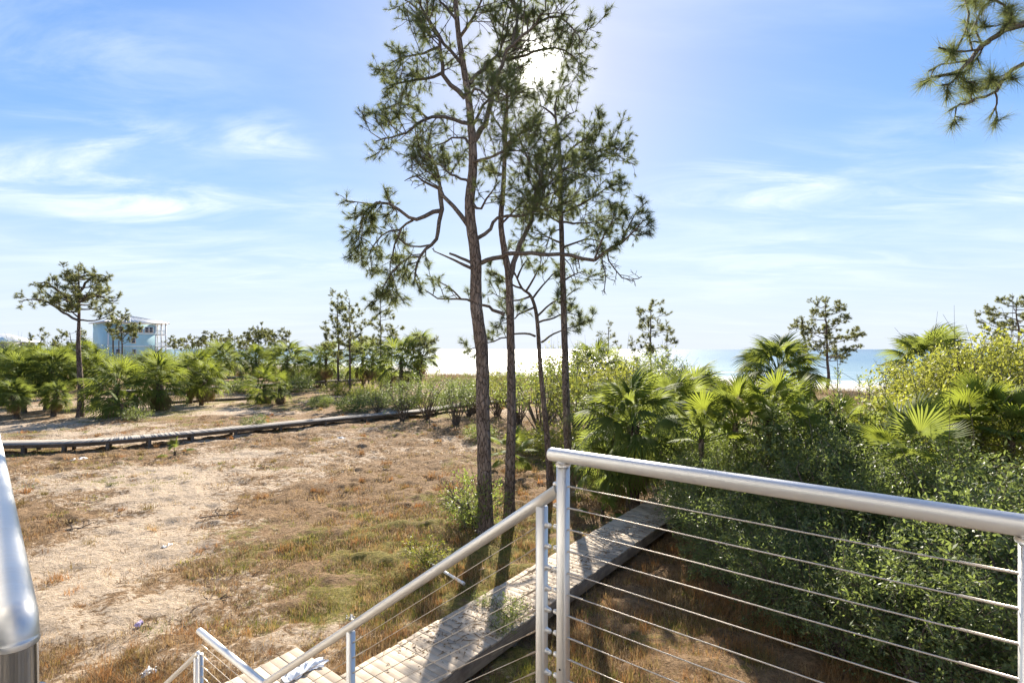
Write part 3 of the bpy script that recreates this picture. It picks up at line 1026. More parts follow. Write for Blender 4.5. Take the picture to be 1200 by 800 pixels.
# pine among the palms on the west side (wide flat crown, long arm to the left)
round_pine(201, 94, 38.5, 311, 366, 34, 'tall pine with flat crown and bare trunk standing among the palms', r0=.24, n_limbs=24, lean=-.1,
           limbs=([(93, 376), (74, 366), (54, 353), (36, 351), (24, 353)], [(88, 360), (72, 344), (56, 332), (44, 332)], [(94, 350), (112, 346), (128, 352), (138, 352)], [(92, 345), (104, 328), (118, 322), (130, 328)]))
round_pine(202, 143, 82, 366, 396, 22, 'small pine with spreading limbs in front of the aqua house', r0=.17, n_limbs=15, limbs=([(144, 398), (134, 388), (126, 383)], [(144, 396), (155, 386), (164, 382)]))
FAR = 'far pines along the dunes'
FL = 'far slender pine with small rounded crown on the dunes'
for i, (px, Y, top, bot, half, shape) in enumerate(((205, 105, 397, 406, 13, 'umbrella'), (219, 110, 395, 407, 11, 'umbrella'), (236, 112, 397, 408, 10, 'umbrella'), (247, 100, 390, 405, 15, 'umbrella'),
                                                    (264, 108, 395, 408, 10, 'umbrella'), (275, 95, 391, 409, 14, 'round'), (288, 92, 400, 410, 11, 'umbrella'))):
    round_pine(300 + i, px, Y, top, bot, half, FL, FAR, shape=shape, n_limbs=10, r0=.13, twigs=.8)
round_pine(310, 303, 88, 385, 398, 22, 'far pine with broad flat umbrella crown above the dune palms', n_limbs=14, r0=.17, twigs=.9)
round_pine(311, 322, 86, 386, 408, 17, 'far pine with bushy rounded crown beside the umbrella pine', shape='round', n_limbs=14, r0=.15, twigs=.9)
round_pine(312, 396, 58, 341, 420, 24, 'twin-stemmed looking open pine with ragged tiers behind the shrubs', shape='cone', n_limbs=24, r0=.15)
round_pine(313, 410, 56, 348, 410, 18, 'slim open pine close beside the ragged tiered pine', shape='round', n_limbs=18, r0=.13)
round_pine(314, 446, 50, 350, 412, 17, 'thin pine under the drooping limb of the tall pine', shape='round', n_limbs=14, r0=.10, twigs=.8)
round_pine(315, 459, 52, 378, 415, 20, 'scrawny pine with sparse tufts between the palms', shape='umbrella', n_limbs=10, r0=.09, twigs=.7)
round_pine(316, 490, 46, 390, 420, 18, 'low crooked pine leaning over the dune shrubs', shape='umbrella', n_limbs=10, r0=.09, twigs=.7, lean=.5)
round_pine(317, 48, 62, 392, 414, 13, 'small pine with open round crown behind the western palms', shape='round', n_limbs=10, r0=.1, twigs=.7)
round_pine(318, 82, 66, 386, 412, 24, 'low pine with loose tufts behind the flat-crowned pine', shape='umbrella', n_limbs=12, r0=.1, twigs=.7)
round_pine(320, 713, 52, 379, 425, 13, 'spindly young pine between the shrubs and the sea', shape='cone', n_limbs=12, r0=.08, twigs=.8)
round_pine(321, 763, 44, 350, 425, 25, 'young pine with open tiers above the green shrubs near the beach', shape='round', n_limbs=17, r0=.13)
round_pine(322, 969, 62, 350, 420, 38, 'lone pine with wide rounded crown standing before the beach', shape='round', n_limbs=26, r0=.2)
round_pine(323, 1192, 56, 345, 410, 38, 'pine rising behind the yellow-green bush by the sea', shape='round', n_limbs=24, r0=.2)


def dead_snag():
    Y = 60
    x = (981 - 600) / F * Y
    b = (x, Y, gz(x, Y) - .05)
    p = Pine(330, base=b)
    p.make_trunk([b, (x + .1, Y, 2.0), (x - .05, Y, EYE - .1)], .07, .02, 8)
    for k in range(9):
        z = 1.2 + k * .4; a = k * 2.4
        s = np.array([x, Y, z]); p.limb([s, s + np.array([math.cos(a) * .5, math.sin(a) * .5, .1])], .03, start=.3, leafy=False, tl=.3, spacing=.3)
    p.build('dead_tree', 'dead bare sapling beside the lone rounded pine', 'tree')


dead_snag()


def overhang_pine():
    """pine standing to the right of the deck; only its left branches reach into the picture"""
    x, Y = 9.0, 6.3
    b = (x, Y, gz(x, Y) - .05)
    p = Pine(340, .26, .0026, 55, base=b)
    p.make_trunk([b, (x + .1, Y, 4), (x - .1, Y + .1, 8), (x, Y, 12), (x + .1, Y, 15)], .22, .05)
    Yb = 6.3
    L = lambda pts, r0, dY=0.0, **k: p.limb(px_path(pts, Yb, dY=dY), r0, **k)
    s = W(1440, 70, Yb)
    A = px_path([(1440, 40), (1300, 10), (1200, 26), (1170, 42), (1146, 60), (1122, 82), (1096, 90)], Yb)
    kw = dict(spacing=.26, tl=.34, sub=2, up=.15)
    p.limb(A, .05, start=.45, **kw)
    L([(1160, 50), (1140, 60), (1120, 61), (1100, 56)], .014, -.2, start=.15, **kw)
    L([(1120, 60), (1136, 30), (1134, 4), (1128, -20)], .014, .2, start=.2, **kw)
    L([(1152, 56), (1142, 32), (1150, 14), (1170, -10)], .012, .2, start=.3, **kw)
    L([(1440, 60), (1280, 30), (1205, 70), (1176, 92), (1166, 108), (1140, 120), (1112, 130)], .035, .3, start=.55, **kw)
    L([(1166, 108), (1168, 122), (1160, 138)], .010, .3, start=.3, **kw)
    L([(1180, 88), (1168, 98), (1160, 84)], .010, -.2, start=.2, **kw)
    L([(1440, 20), (1260, -30), (1180, -24), (1130, -10)], .04, -.2, start=.6, **kw)
    L([(1190, 30), (1176, 6), (1160, 0)], .014, -.3, start=.1, **kw)
    L([(1146, 62), (1128, 74), (1108, 74), (1088, 84)], .010, .2, start=.1, **kw)
    L([(1130, 78), (1116, 96), (1104, 100)], .010, -.1, start=.1, **kw)
    L([(1140, 120), (1134, 108), (1126, 100)], .008, 0, start=.1, **kw)
    for k in range(10):
        a = -1.2 + k * .3; z = 8 + k * .6
        s = np.array([x, Y, z]); e = s + np.array([math.cos(a) * 2.4, math.sin(a) * 2.2, .5])
        p.limb([s, (s + e) / 2, e], .05, start=.4, spacing=.3, tl=.7, sub=3)
    p.build('pine_tree', 'long-needled pine whose branch hangs over the railing against blue sky')


overhang_pine()


# ------------------------------------------------------------------ palms
def frond_mesh(name, seed, Lp=.95, Lb=.85, nseg=36, spread=125, droop=.35, split=.30, fold=.05, tw=.55):
    r = np.random.default_rng(seed)
    mb = MB()
    # petiole with slight arch
    t = np.linspace(0, 1, 5)
    P = np.stack([t * Lp, 0 * t, .10 * np.sin(t * 2.2) * Lp], -1)
    mb.tube(P, np.linspace(.022, .010, 5), 4, False)
    hub = P[-1]
    ax = catkin_norm(P[-1] - P[-2])
    angs = np.radians(np.linspace(-spread, spread, nseg + 1))
    zn = np.array([-ax[2], 0, ax[0]])
    for i in range(nseg):
        a0, a1 = angs[i], angs[i + 1]; am = (a0 + a1) / 2
        ln = Lb * (1 - .38 * (abs(am) / math.radians(spread)) ** 2) * r.uniform(.9, 1.08)
        # costa: outer segments start further along the rib
        h = hub + ax * .22 * Lb * math.cos(am * .5)
        def pt(a, f, w=0.0):
            q = math.cos(a) * ax + math.sin(a) * np.array([0, 1.0, 0])
            sag = droop * (f ** 2.4) * ln + .10 * Lb * (1 - math.cos(a)) * f
            return h * (1 if f > 0 else 1) + q * ln * f - np.array([0, 0, sag]) + zn * w
        wob = r.normal(0, .03)
        V = [pt(am, 0.02), pt(a0, split), pt(am, split, fold * Lb), pt(a1, split),
             pt(am + (a0 - am) * tw + wob, .74), pt(am + (a1 - am) * tw + wob, .74), pt(am + wob * 1.6, 1.0 + r.uniform(-.05, .05))]
        V[6] = V[6] - np.array([0, 0, droop * .25 * ln * r.uniform(0, 1.2)])
        mb.add(V, [[[0, 1, 2], [0, 2, 3], [1, 4, 2], [2, 5, 3], [4, 6, 5], [2, 4, 5]]])
    return mb.mesh(name)


FR = {'frond': [frond_mesh('frond', 40 + k, droop=.30 + .2 * k, spread=118 + 8 * k) for k in range(3)]}
FR['stiff'] = [frond_mesh('frond', 50 + k, Lp=.7, Lb=.70, nseg=30, spread=100 + 10 * k, droop=.06 + .07 * k, split=.40) for k in range(3)]
FR['far'] = [frond_mesh('frond', 60 + k, Lp=.95, Lb=.9, nseg=22, spread=112 + 8 * k, droop=.25 + .22 * k, split=.16, tw=.34) for k in range(3)]
FR['far_yellow'] = [m.copy() for m in FR['far']]
for me in FR['far']: me.materials.append(M['frond'])
for me in FR['far_yellow']: me.materials.append(M['frond_yellow'])
for key, mk in (('frond', 'frond'), ('stiff', 'frond')):
    for me in FR[key]: me.materials.append(M[mk])
FR['frond_yellow'] = [m.copy() for m in FR['frond']]
FR['stiff_yellow'] = [m.copy() for m in FR['stiff']]
FR['frond_dead'] = [m.copy() for m in FR['frond']]
for key, mk in (('frond_yellow', 'frond_yellow'), ('stiff_yellow', 'frond_yellow'), ('frond_dead', 'frond_dead')):
    for me in FR[key]: me.materials[0] = M[mk]


def palm(seed, x, y, h, label, size=1.0, n=26, group=None, style='frond', yellow=.2, dead=2, name='palm_tree', cat='palm', r=.17, boots=True, emin=-45, lean=(0, 0)):
    rr = random.Random(seed)
    if y > 30 and style == 'frond': style = 'far'; n = int(n * 1.35); emin = max(emin, -42); dead = 4 + seed % 7
    z0 = gz(x, y) - .04
    root = thing(name, label, cat, (x, y, z0), 0, group)
    nr = np.random.default_rng(seed)
    # trunk
    mb = MB()
    k = max(4, int(h / .18))
    t = np.linspace(0, 1, k)
    P = np.stack([lean[0] * t ** 2, lean[1] * t ** 2, t * h], -1)
    rad = r * (1.0 + .25 * np.exp(-t * h / .3)) * (1 + .05 * np.sin(np.arange(k) * 2.1))
    mb.tube(P, rad, 9)
    trunk = mb.obj('trunk', M['palm_trunk'], root, True)
    if boots and h > .6:
        b2 = MB()
        nb = int(h / .085)
        for i in range(nb):
            a = i * 2.399; f = (i + .5) / nb
            c = np.array([lean[0] * f ** 2, lean[1] * f ** 2, f * h])
            o = np.array([math.cos(a), math.sin(a), 0]); s = np.array([-math.sin(a), math.cos(a), 0])
            l = .20 * rr.uniform(.7, 1.3); w = .055
            p0 = c + o * r * .8; p1 = p0 + o * .11 + Z_ * l
            b2.add([p0 - s * w, p0 + s * w, p1 + s * w * .45, p1 - s * w * .45, p0 - Z_ * .06 - s * w, p0 - Z_ * .06 + s * w],
                   [[[0, 1, 2, 3], [4, 5, 1, 0]], [[5, 2, 1], [4, 0, 3]], [[4, 3, 2, 5]]])
        ob = b2.obj('leaf_bases', M['palm_trunk'], trunk)
        tag(ob, kind='stuff')
    top = Vector(P[-1])
    for i in range(n):
        f = i / max(1, n - 1)
        el = math.radians(82 + (emin - 82) * f ** .85 + rr.uniform(-8, 8))
        az = i * 2.39996 + rr.uniform(-.25, .25)
        key = style + ('_yellow' if rr.random() < yellow * (1.4 - f) else '')
        o = bpy.data.objects.new('frond', rr.choice(FR[key]))
        COL.objects.link(o); o.parent = root
        sc = size * rr.uniform(.85, 1.12)
        o.matrix_local = Matrix.Translation(top + Vector((0, 0, -.12 * f))) @ Matrix.Rotation(az, 4, 'Z') @ Matrix.Rotation(-el, 4, 'Y') @ Matrix.Rotation(rr.uniform(-.75, .75), 4, 'X') @ Matrix.Scale(sc, 4)
    for i in range(dead):
        o = bpy.data.objects.new('dead_frond', rr.choice(FR['frond_dead']))
        COL.objects.link(o); o.parent = root
        az = rr.uniform(0, 6.28)
        o.matrix_local = Matrix.Translation(top + Vector((0, 0, -.25))) @ Matrix.Rotation(az, 4, 'Z') @ Matrix.Rotation(math.radians(rr.uniform(55, 78)), 4, 'Y') @ Matrix.Scale(size * .85, 4)
    return root


def palm_px(seed, px, Y, top_py, label, **k):
    """palm whose growing point shows at photo row top_py"""
    x = (px - 600) / F * Y
    h = EYE - (top_py - HORY) / F * Y - gz(x, Y)
    return palm(seed, x, Y, max(.25, h), label, **k)


# west clump around the tall flat-crowned pine
WG = 'cabbage palms in the western clump'
WLS = ('cabbage palm at the open end of the western clump', 'broad dark cabbage palm at the front of the western clump', 'big cabbage palm next to the broad dark palm in the clump', 'cabbage palm just behind the flat-crowned pine trunk', 'yellowing palm top in front of the grey house roof', 'tallest palm head of the western clump',
       'yellow-green palm head behind the big clump palms', 'wide palm between the flat-crowned pine and the bright low palm', 'high palm head behind the flat-crowned pine', 'short palm with brown hanging fronds under the broad dark palm', 'short palm with brown hanging fronds beside the flat-crowned pine')
for i, (px, Y, ty, sz, yl) in enumerate(((4, 44, 430, 1.5, .2), (28, 40, 442, 1.6, .1), (54, 42, 432, 1.5, .1), (76, 47, 424, 1.2, .3), (12, 53, 430, 1.3, .5), (40, 55, 424, 1.5, .4), (66, 57, 424, 1.3, .5), (114, 45, 436, 1.5, .4), (102, 55, 415, 1.3, .4),
                                         (20, 37.5, 462, 1.0, .1), (63, 38.5, 462, .9, .1))):
    palm_px(500 + i, px, Y, ty, WLS[i], lean=(random.Random(i).uniform(-.6, .6), random.Random(i + 9).uniform(-.4, .4)), size=sz * .70, group=WG, yellow=yl + .1, n=40, emin=-60)
palm_px(520, 137, 39, 455, 'bright low palm right beside the trunk of the flat-crowned pine', size=1.35, yellow=.5, n=28)
palm_px(521, 187, 42, 448, 'thick-trunked cabbage palm in front of the double-headed palm', size=1.3, yellow=.2, n=30, r=.24)
palm_px(522, 181, 50, 430, 'tall palm with full round head under the aqua house', size=1.1, yellow=.35, n=28)
palm_px(523, 222, 47, 436, 'leaning palm with yellowing lower fronds by the low boardwalk', size=1.3, yellow=.45, n=28, r=.24, lean=(.5, 0))
palm_px(524, 236, 46, 444, 'short palm leaning out beside the yellowing palm', size=1.1, yellow=.6, n=20, lean=(.6, -.3))
palm_px(525, 258, 66, 421, 'dark palm with round head behind the low boardwalk', size=1.5, yellow=.1, n=26)
palm_px(526, 336, 64, 421, 'dark palm with tall slim trunk beside the far umbrella pine', size=1.5, yellow=.05, n=26)
palm_px(527, 310, 48, 452, 'low bright yellow-green palm alone on the sand by the log', size=1.15, yellow=.75, n=22)
palm_px(528, 328, 47, 455, 'small yellowing palm touching the lone bright palm', size=.8, yellow=.9, n=14)
FPG = 'far palms behind the low boardwalks'
for i, (px, Y, ty, sz) in enumerate(((282, 82, 427, 1.4), (300, 80, 424, 1.5), (316, 84, 426, 1.5), (245, 80, 423, 1.3), (345, 76, 428, 1.3), (375, 70, 425, 1.5), (382, 66, 420, 1.5), (425, 62, 420, 1.5), (437, 58, 421, 1.4), (300, 100, 420, 1.5), (268, 95, 421, 1.5))):
    palm_px(540 + i, px, Y, ty, 'dark far palm with round head behind the low boardwalks', size=sz, group=FPG, yellow=.1, n=20, boots=False)
palm_px(560, 470, 46, 424, 'palm with shaggy head behind the loose shrubs near the pines', size=1.5, yellow=.2, n=26)
palm_px(561, 492, 48, 412, 'tall thin palm beside the shaggy palm', size=1.2, yellow=.2, n=22)
palm_px(562, 143, 36.5, 472, 'small palmetto seedling in front of the bright low palm', size=.75, yellow=.7, n=12, dead=0, name='palmetto', style='stiff', r=.08)
palm_px(563, 205, 24, 532, 'tiny palmetto sprout on the sand before the long boardwalk', size=.55, yellow=.8, n=7, dead=0, name='palmetto', style='stiff', r=.05)
# centre and right
palm_px(570, 742, 16.2, 497, 'cabbage palm with drooping fronds and dark trunk by the boardwalk', size=1.02, yellow=.25, n=46, dead=5, emin=-65, r=.2)
palm_px(571, 790, 20, 488, 'palm with pale drooping fronds behind the boardwalk palm', size=1.05, yellow=.3, n=40)
palm_px(572, 812, 24, 474, 'second palm head crowding the pale drooping palm', size=1.1, yellow=.3, n=40)
palm_px(573, 912, 22, 438, 'dark rounded palm in front of the lone pine and the beach', size=1.0, yellow=.12, n=46)
palm_px(574, 1090, 21, 430, 'dark palm half buried in the yellow-green bush', size=1.0, yellow=.15, n=40)
palm_px(575, 700, 34, 436, 'grey-green palm behind the shrubs under the spindly pine', size=1.4, yellow=.1, n=22)
palm_px(576, 716, 17.0, 535, 'low palm with hanging fronds under the corner rail', size=.9, yellow=.1, n=20, r=.12)
PG = 'saw palmettos poking out of the bushes'
PL = ('yellow-green palmetto beside the boardwalk palm at the edge of the thicket', 'brightest palmetto clump rising in front of the dune gap', 'palmetto fan below the dark rounded palm', 'palmetto spears in front of the lone pine', 'palmetto fan against the bright leafy bush', 'palmetto fan beside the right end of the thicket', 'small palmetto next to the tall sprigs', 'palmetto spears below the half-buried dark palm')
for i, (px, Y, ty, sz, yl, nn) in enumerate(((822, 13.0, 512, .9, .8, 14), (862, 13, 494, .9, .8, 18), (900, 12.6, 488, .85, .8, 16), (932, 13.4, 490, .85, .7, 16), (1150, 11.4, 500, .85, .8, 16), (1185, 10.9, 508, .85, .8, 16), (985, 12.6, 505, .75, .5, 12), (1105, 12.0, 510, .75, .6, 13))):
    palm_px(580 + i, px, Y, ty, PL[i], size=sz, group=PG, yellow=yl, n=nn, dead=0, name='palmetto', style='stiff', r=.07, emin=5, boots=False)
palm_px(590, 1062, 10.2, 545, 'palmetto with one big fan of stiff leaves among the dark bushes', size=1.0, yellow=.5, n=8, dead=0, name='palmetto', style='stiff', r=.07, emin=35, boots=False)
palm_px(591, 600, 21, 525, 'small palmetto bush between the pine trunks', size=.75, yellow=.3, n=14, dead=0, name='palmetto', style='stiff', r=.07)
palm_px(592, 706, 15, 596, 'low palmetto fan beside the boardwalk edge', size=.6, yellow=.1, n=9, dead=0, name='palmetto', style='stiff', r=.06)


# ------------------------------------------------------------------ shrubs
def shrub_meshes(seed, rx, ry, h, n_clump, n_leaf, leaf, lift=.12, shell=.38, aspect=.36, stems=16, clump=.34, squash=1.0):
    r = np.random.default_rng(seed)
    d = r.normal(0, 1, (n_clump, 3)); d /= np.linalg.norm(d, axis=1, keepdims=True)
    az = np.arctan2(d[:, 1], d[:, 0])
    lump = 1 + .30 * (fbm(az * 1.6 + seed, d[:, 2] * 2.2 + 5, 3) - .5) * 2
    rad = r.random(n_clump) ** shell * lump
    hc = h * (1 + lift) / 2
    c = d * rad[:, None] * np.array([rx, ry, h * (1 - lift) / 2]) + np.array([0, 0, hc])
    c[:, 2] = np.maximum(c[:, 2], h * lift * .6)
    tw = d * .7 + r.normal(0, .55, (n_clump, 3)); tw[:, 2] += .35
    tw /= np.linalg.norm(tw, axis=1, keepdims=True)
    cs = clump * r.uniform(.6, 1.35, n_clump)
    k = n_leaf
    # a clump is a few twigs: leaves sit along them
    nt = 4
    sub = tw[:, None] + r.normal(0, .6, (n_clump, nt, 3)); sub /= np.linalg.norm(sub, axis=2, keepdims=True)
    ti = r.integers(0, nt, (n_clump, k))
    sd = np.take_along_axis(sub, ti[..., None].repeat(3, -1), axis=1)
    t = r.random((n_clump, k, 1)) ** .8
    pos = c[:, None] + sd * t * cs[:, None, None] * 1.5 + r.normal(0, .05, (n_clump, k, 3)) * (clump / .34)
    ld = sd * .5 + r.normal(0, .75, (n_clump, k, 3)); ld /= np.linalg.norm(ld, axis=2, keepdims=True)
    nn = r.normal(0, .7, (n_clump, k, 3)); nn[..., 2] += .75
    sidev = np.cross(ld, nn); sidev /= np.linalg.norm(sidev, axis=2, keepdims=True) + 1e-9
    up = np.cross(sidev, ld)
    L = leaf * r.uniform(.4, 1.35, (n_clump, k, 1)) * r.uniform(.75, 1.3, (n_clump, 1, 1))
    w = L * aspect * .5
    mid = pos + ld * L * .5 - up * L * .07
    V = np.stack([pos, mid + sidev * w + up * L * .05, pos + ld * L - up * L * .1, mid - sidev * w + up * L * .05], 2).reshape(-1, 3)
    V[:, 2] = np.maximum(V[:, 2], .02)
    fol = np_mesh('foliage', V, [np.arange(len(V)).reshape(-1, 4)])
    mb = MB()
    pick = r.choice(n_clump, min(stems, n_clump), replace=False)
    for i in pick:
        a = r.uniform(0, 6.28)
        b = np.array([math.cos(a), math.sin(a), 0]) * r.uniform(0, .12) * rx
        m = b * .5 + c[i] * .5 + np.array([0, 0, .08 * h]) + r.normal(0, .06 * rx, 3)
        e = c[i] + tw[i] * cs[i]
        Q = smooth_path([b + [0, 0, -.03], m, c[i], e], 8)
        mb.tube(Q, np.linspace(.012 + .012 * h / 2, .005, 8), 5, False)
    # fine twigs carrying the outer leaves
    vis = r.choice(n_clump, min(n_clump, 260), replace=False)
    P = np.stack([c[vis], c[vis] + sub[vis, 0] * cs[vis, None] * .8, c[vis] + sub[vis, 0] * cs[vis, None] * 1.9], 1)
    Vt, Ft = tube_batch(P, np.tile(np.array([.007, .005, .0025]), (len(vis), 1)), 3)
    mb.add(Vt, [Ft])
    dead = r.choice(n_clump, min(n_clump, 26), replace=False)          # bare shoots that stand clear of the leaves
    P = np.stack([c[dead], c[dead] + d[dead] * .25 * h * .4 + [0, 0, .06 * h], c[dead] + d[dead] * .55 * h * .4 + [0, 0, .16 * h] + r.normal(0, .04 * h, (len(dead), 3))], 1)
    Vt, Ft = tube_batch(P, np.tile(np.array([.008, .006, .003]), (len(dead), 1)), 4)
    mb.add(Vt, [Ft])
    st = mb.mesh('stems', True)
    return fol, st


def shrub(fs, x, y, label, mat, group=None, scale=1.0, rz=0.0, name='shrub', cat='shrub', zs=1.0):
    root = thing(name, label, cat, (x, y, gz(x, y) - .03), rz, group)
    root.scale = (scale, scale, scale * zs)
    fol, st = fs
    f = fol
    if f.materials:
        if f.materials[0] != mat:
            f = fol.copy(); f.materials[0] = mat
    else: f.materials.append(mat)
    if not st.materials: st.materials.append(M['stem'])
    tag(link(f, 'foliage', None, root), kind='stuff')
    tag(link(st, 'stems', None, root), kind='stuff')
    return root


S_big = [shrub_meshes(700 + k, 1.9, 1.8, 3.5, (560, 460, 640)[k], (62, 62, 66)[k], (.085, .105, .070)[k], stems=30, aspect=(.36, .42, .30)[k]) for k in range(3)]
S_mid = [shrub_meshes(710 + k, 1.5, 1.5, 2.9, 300, 56, .088, stems=16) for k in range(3)]
S_far = [shrub_meshes(720 + k, 1.9, 1.7, 3.2, 95, 44, .12, stems=26, lift=.34, clump=.46, shell=.5) for k in range(3)]
S_small = [shrub_meshes(730 + k, .5, .5, .75, 60, 34, .06, stems=8, clump=.2) for k in range(2)]
S_low = [shrub_meshes(740 + k, 1.8, 1.4, 1.4, 170, 34, .13, stems=10, lift=.05, clump=.4) for k in range(2)]

D, MI, YE = M['leaf_dark'], M['leaf_mid'], M['leaf_yellow']


def spx(fs, px, Y, label, mat, **k):
    return shrub(fs, (px - 600) / F * Y, Y, label, mat, **k)


# the thicket right of the boardwalk: low at the front, higher towards the sea
spx(S_big[0], 842, 12.5, 'dark glossy bush at the near corner of the thicket beside the boardwalk', D, scale=.72, rz=.4)
spx(S_mid[1], 920, 10.6, 'dark dense bush in the middle of the thicket behind the cables', D, scale=.66, rz=2.0)
spx(S_big[2], 990, 10.6, 'dark bush left of the big palmetto fan', D, scale=.88, rz=1.1)
spx(S_big[0], 1100, 9.8, 'dark bush behind the right railing post', D, scale=.92, rz=3.3)
spx(S_mid[2], 852, 10.7, 'low dark bush between the boardwalk and the dry grass', D, scale=.66, rz=5.4)
spx(S_mid[1], 915, 9.3, 'low rounded dark bush at the grassy edge of the thicket', D, scale=.62, rz=3.4)
spx(S_mid[0], 985, 8.3, 'low dark bush closest to the cable railing', D, scale=.62, rz=.9)
spx(S_mid[1], 1085, 7.3, 'low leafy bush beneath the right railing post', D, scale=.75, rz=2.2)
spx(S_mid[2], 1190, 7.4, 'low bush whose leaves crowd the right railing post', D, scale=.95, rz=4.0)
spx(S_mid[2], 1035, 9.2, 'low bush whose twigs trail onto the dry grass', D, scale=.8, rz=4.0)
spx(S_mid[0], 822, 15.0, 'leafy bush leaning over the far boardwalk', MI, scale=.95, rz=3.1)
spx(S_big[2], 870, 13.2, 'mid-green bush under the bright palmetto fronds', MI, scale=.80, rz=5.1)
spx(S_big[1], 935, 12.8, 'dark green bush with a rounded top in the thicket', D, scale=1.0, rz=4.1)
spx(S_big[0], 1010, 13.4, 'sunlit bush with tall sprigs before the beach gap', MI, scale=1.0, rz=4.4)
spx(S_big[1], 1090, 12.6, 'sunlit green bush between palmetto and yellow bush', YE, scale=1.08, rz=.2)
spx(S_big[2], 1195, 11.6, 'bright leafy bush at the edge of the thicket', YE, scale=1.15, rz=2.6)
YG = 'yellow-green bushes by the sea'
for i, (px, Y, sc, lab) in enumerate(((1125, 17.0, 1.38, 'tall yellow-green bush wrapped round the half-buried palm'), (1185, 17.5, 1.5, 'tallest yellow-green bush below the pine by the sea'), (1230, 15.5, 1.45, 'wide yellow-green bush behind the bright leafy bush'))):
    spx(S_big[i], px, Y, lab, YE, scale=sc, rz=1.3 * i, group=YG)
spx(S_big[0], 850, 16.5, 'bush behind the bright palmettos facing the dunes', MI, scale=.78, rz=.3)
spx(S_big[2], 955, 18.0, 'low bush in front of the dark rounded palm', MI, scale=.85, rz=.3)
spx(S_big[1], 1040, 18.0, 'low bush in front of the open beach', YE, scale=.82, rz=2.9)
# sunlit shrubs behind the pines
BG = 'sunlit shrubs behind the pines'
BL = ('yellow-green shrub between the forked pine and the thick pine', 'green shrub seen between the forked pine and the leaning pine', 'tall yellow-green shrub behind the straight pine', 'tallest green shrub reaching the horizon right of the straight pine', 'low green shrub behind the thick pine trunk',
      'large yellow-green shrub farthest back behind the leaning pine', 'low green shrub beside the boardwalk palm', 'low green shrub at the end of the long boardwalk', 'yellow-green shrub behind the boardwalk palm')
for i, (px, Y, sc, mt) in enumerate(((608, 34, 1.15, YE), (634, 29, 1.3, MI), (672, 27, 1.25, YE), (694, 33, 1.45, MI), (583, 38, 1.0, MI), (650, 42, 1.55, YE), (706, 24, 1.0, MI), (556, 40, .9, MI), (728, 28, 1.35, YE))):
    spx(S_far[i % 3], px, Y, BL[i], mt, scale=sc, rz=1.7 * i, group=BG)
BG2 = 'green shrubs towards the beach'
for i, (px, Y, sc, mt) in enumerate(((755, 34, 1.35, MI), (775, 38, 1.4, MI), (735, 42, 1.3, MI), (770, 27, 1.15, MI), (680, 48, 1.3, MI))):
    spx(S_far[i % 3], px, Y, 'green shrub between the palms and the beach', mt, scale=sc, rz=.9 * i, group=BG2)
# loose shrubs on thin stems left of the pines
LG = 'loose shrubs beside the long boardwalk'
LL = ('loose green shrub on thin stems where the long boardwalk passes', 'tallest loose shrub behind the long boardwalk', 'airy shrub whose thin stems show before the long boardwalk', 'rounded loose shrub below the scrawny pine', 'loose shrub directly beside the thick pine trunk', 'pale loose shrub below the thin pine')
for i, (px, Y, sc, mt) in enumerate(((472, 35, .80, D), (500, 36.5, .98, MI), (534, 33.5, .92, D), (443, 38, .62, D), (549, 38, .85, MI), (420, 44, .55, MI))):
    spx(S_far[i % 3], px, Y, LL[i], mt, scale=sc, rz=2.1 * i + .5, group=LG)
LOWG = 'low scrub around the far boardwalks'
for i, (px, Y, sc, mt) in enumerate(((412, 41, .8, MI), (375, 45, .65, MI), (428, 50, 1.0, YE), (395, 56, .9, YE), (446, 44, .7, MI), (480, 42, .8, YE), (345, 60, 1.2, D), (280, 58, 1.0, MI),
                                     (520, 46, .8, D), (565, 28, .55, MI), (612, 25, .6, YE), (690, 20.5, .8, MI), (650, 24, .9, YE), (360, 70, 1.5, D), (410, 75, 1.7, D), (240, 75, 1.5, D), (460, 62, 1.5, D))):
    spx(S_low[i % 2], px, Y, 'low wide scrub bush on the dune grass', mt, scale=sc, rz=1.1 * i, group=LOWG)
WSG = 'dark shrubs behind the western palms'
for i, (px, Y, sc) in enumerate(((5, 60, 1.7), (25, 64, 1.7), (55, 66, 1.7), (85, 64, 1.6), (110, 62, 1.45), (128, 66, 1.3), (150, 62, 1.2), (160, 70, 1.3), (205, 68, 1.2), (190, 78, 1.4), (-20, 62, 1.7), (225, 85, 1.6))):
    spx(S_far[i % 3], px, Y, 'dark shrub closing the gaps behind the western palms', D if i % 2 else MI, scale=sc, rz=.8 * i, group=WSG)
spx(S_small[0], 558, 14.2, 'small green bush at the foot of the thick pine', MI, scale=1.5, zs=1.2)
spx(S_small[1], 500, 11.6, 'small sparse weed bush on the greenest grass', YE, scale=.85)
spx(S_small[0], 160, 36, 'small grey-green bush beside the palmetto seedling', MI, scale=1.6, zs=.7)
spx(S_small[1], 304, 31.5, 'small dark round bush on open sand past the boardwalk', D, scale=1.1)
spx(S_small[0], 288, 32.5, 'tiny ragged bush beside the dark round bush', D, scale=.7)
spx(S_small[1], 545, 14.6, 'low leafy weed left of the thick pine', MI, scale=1.1)


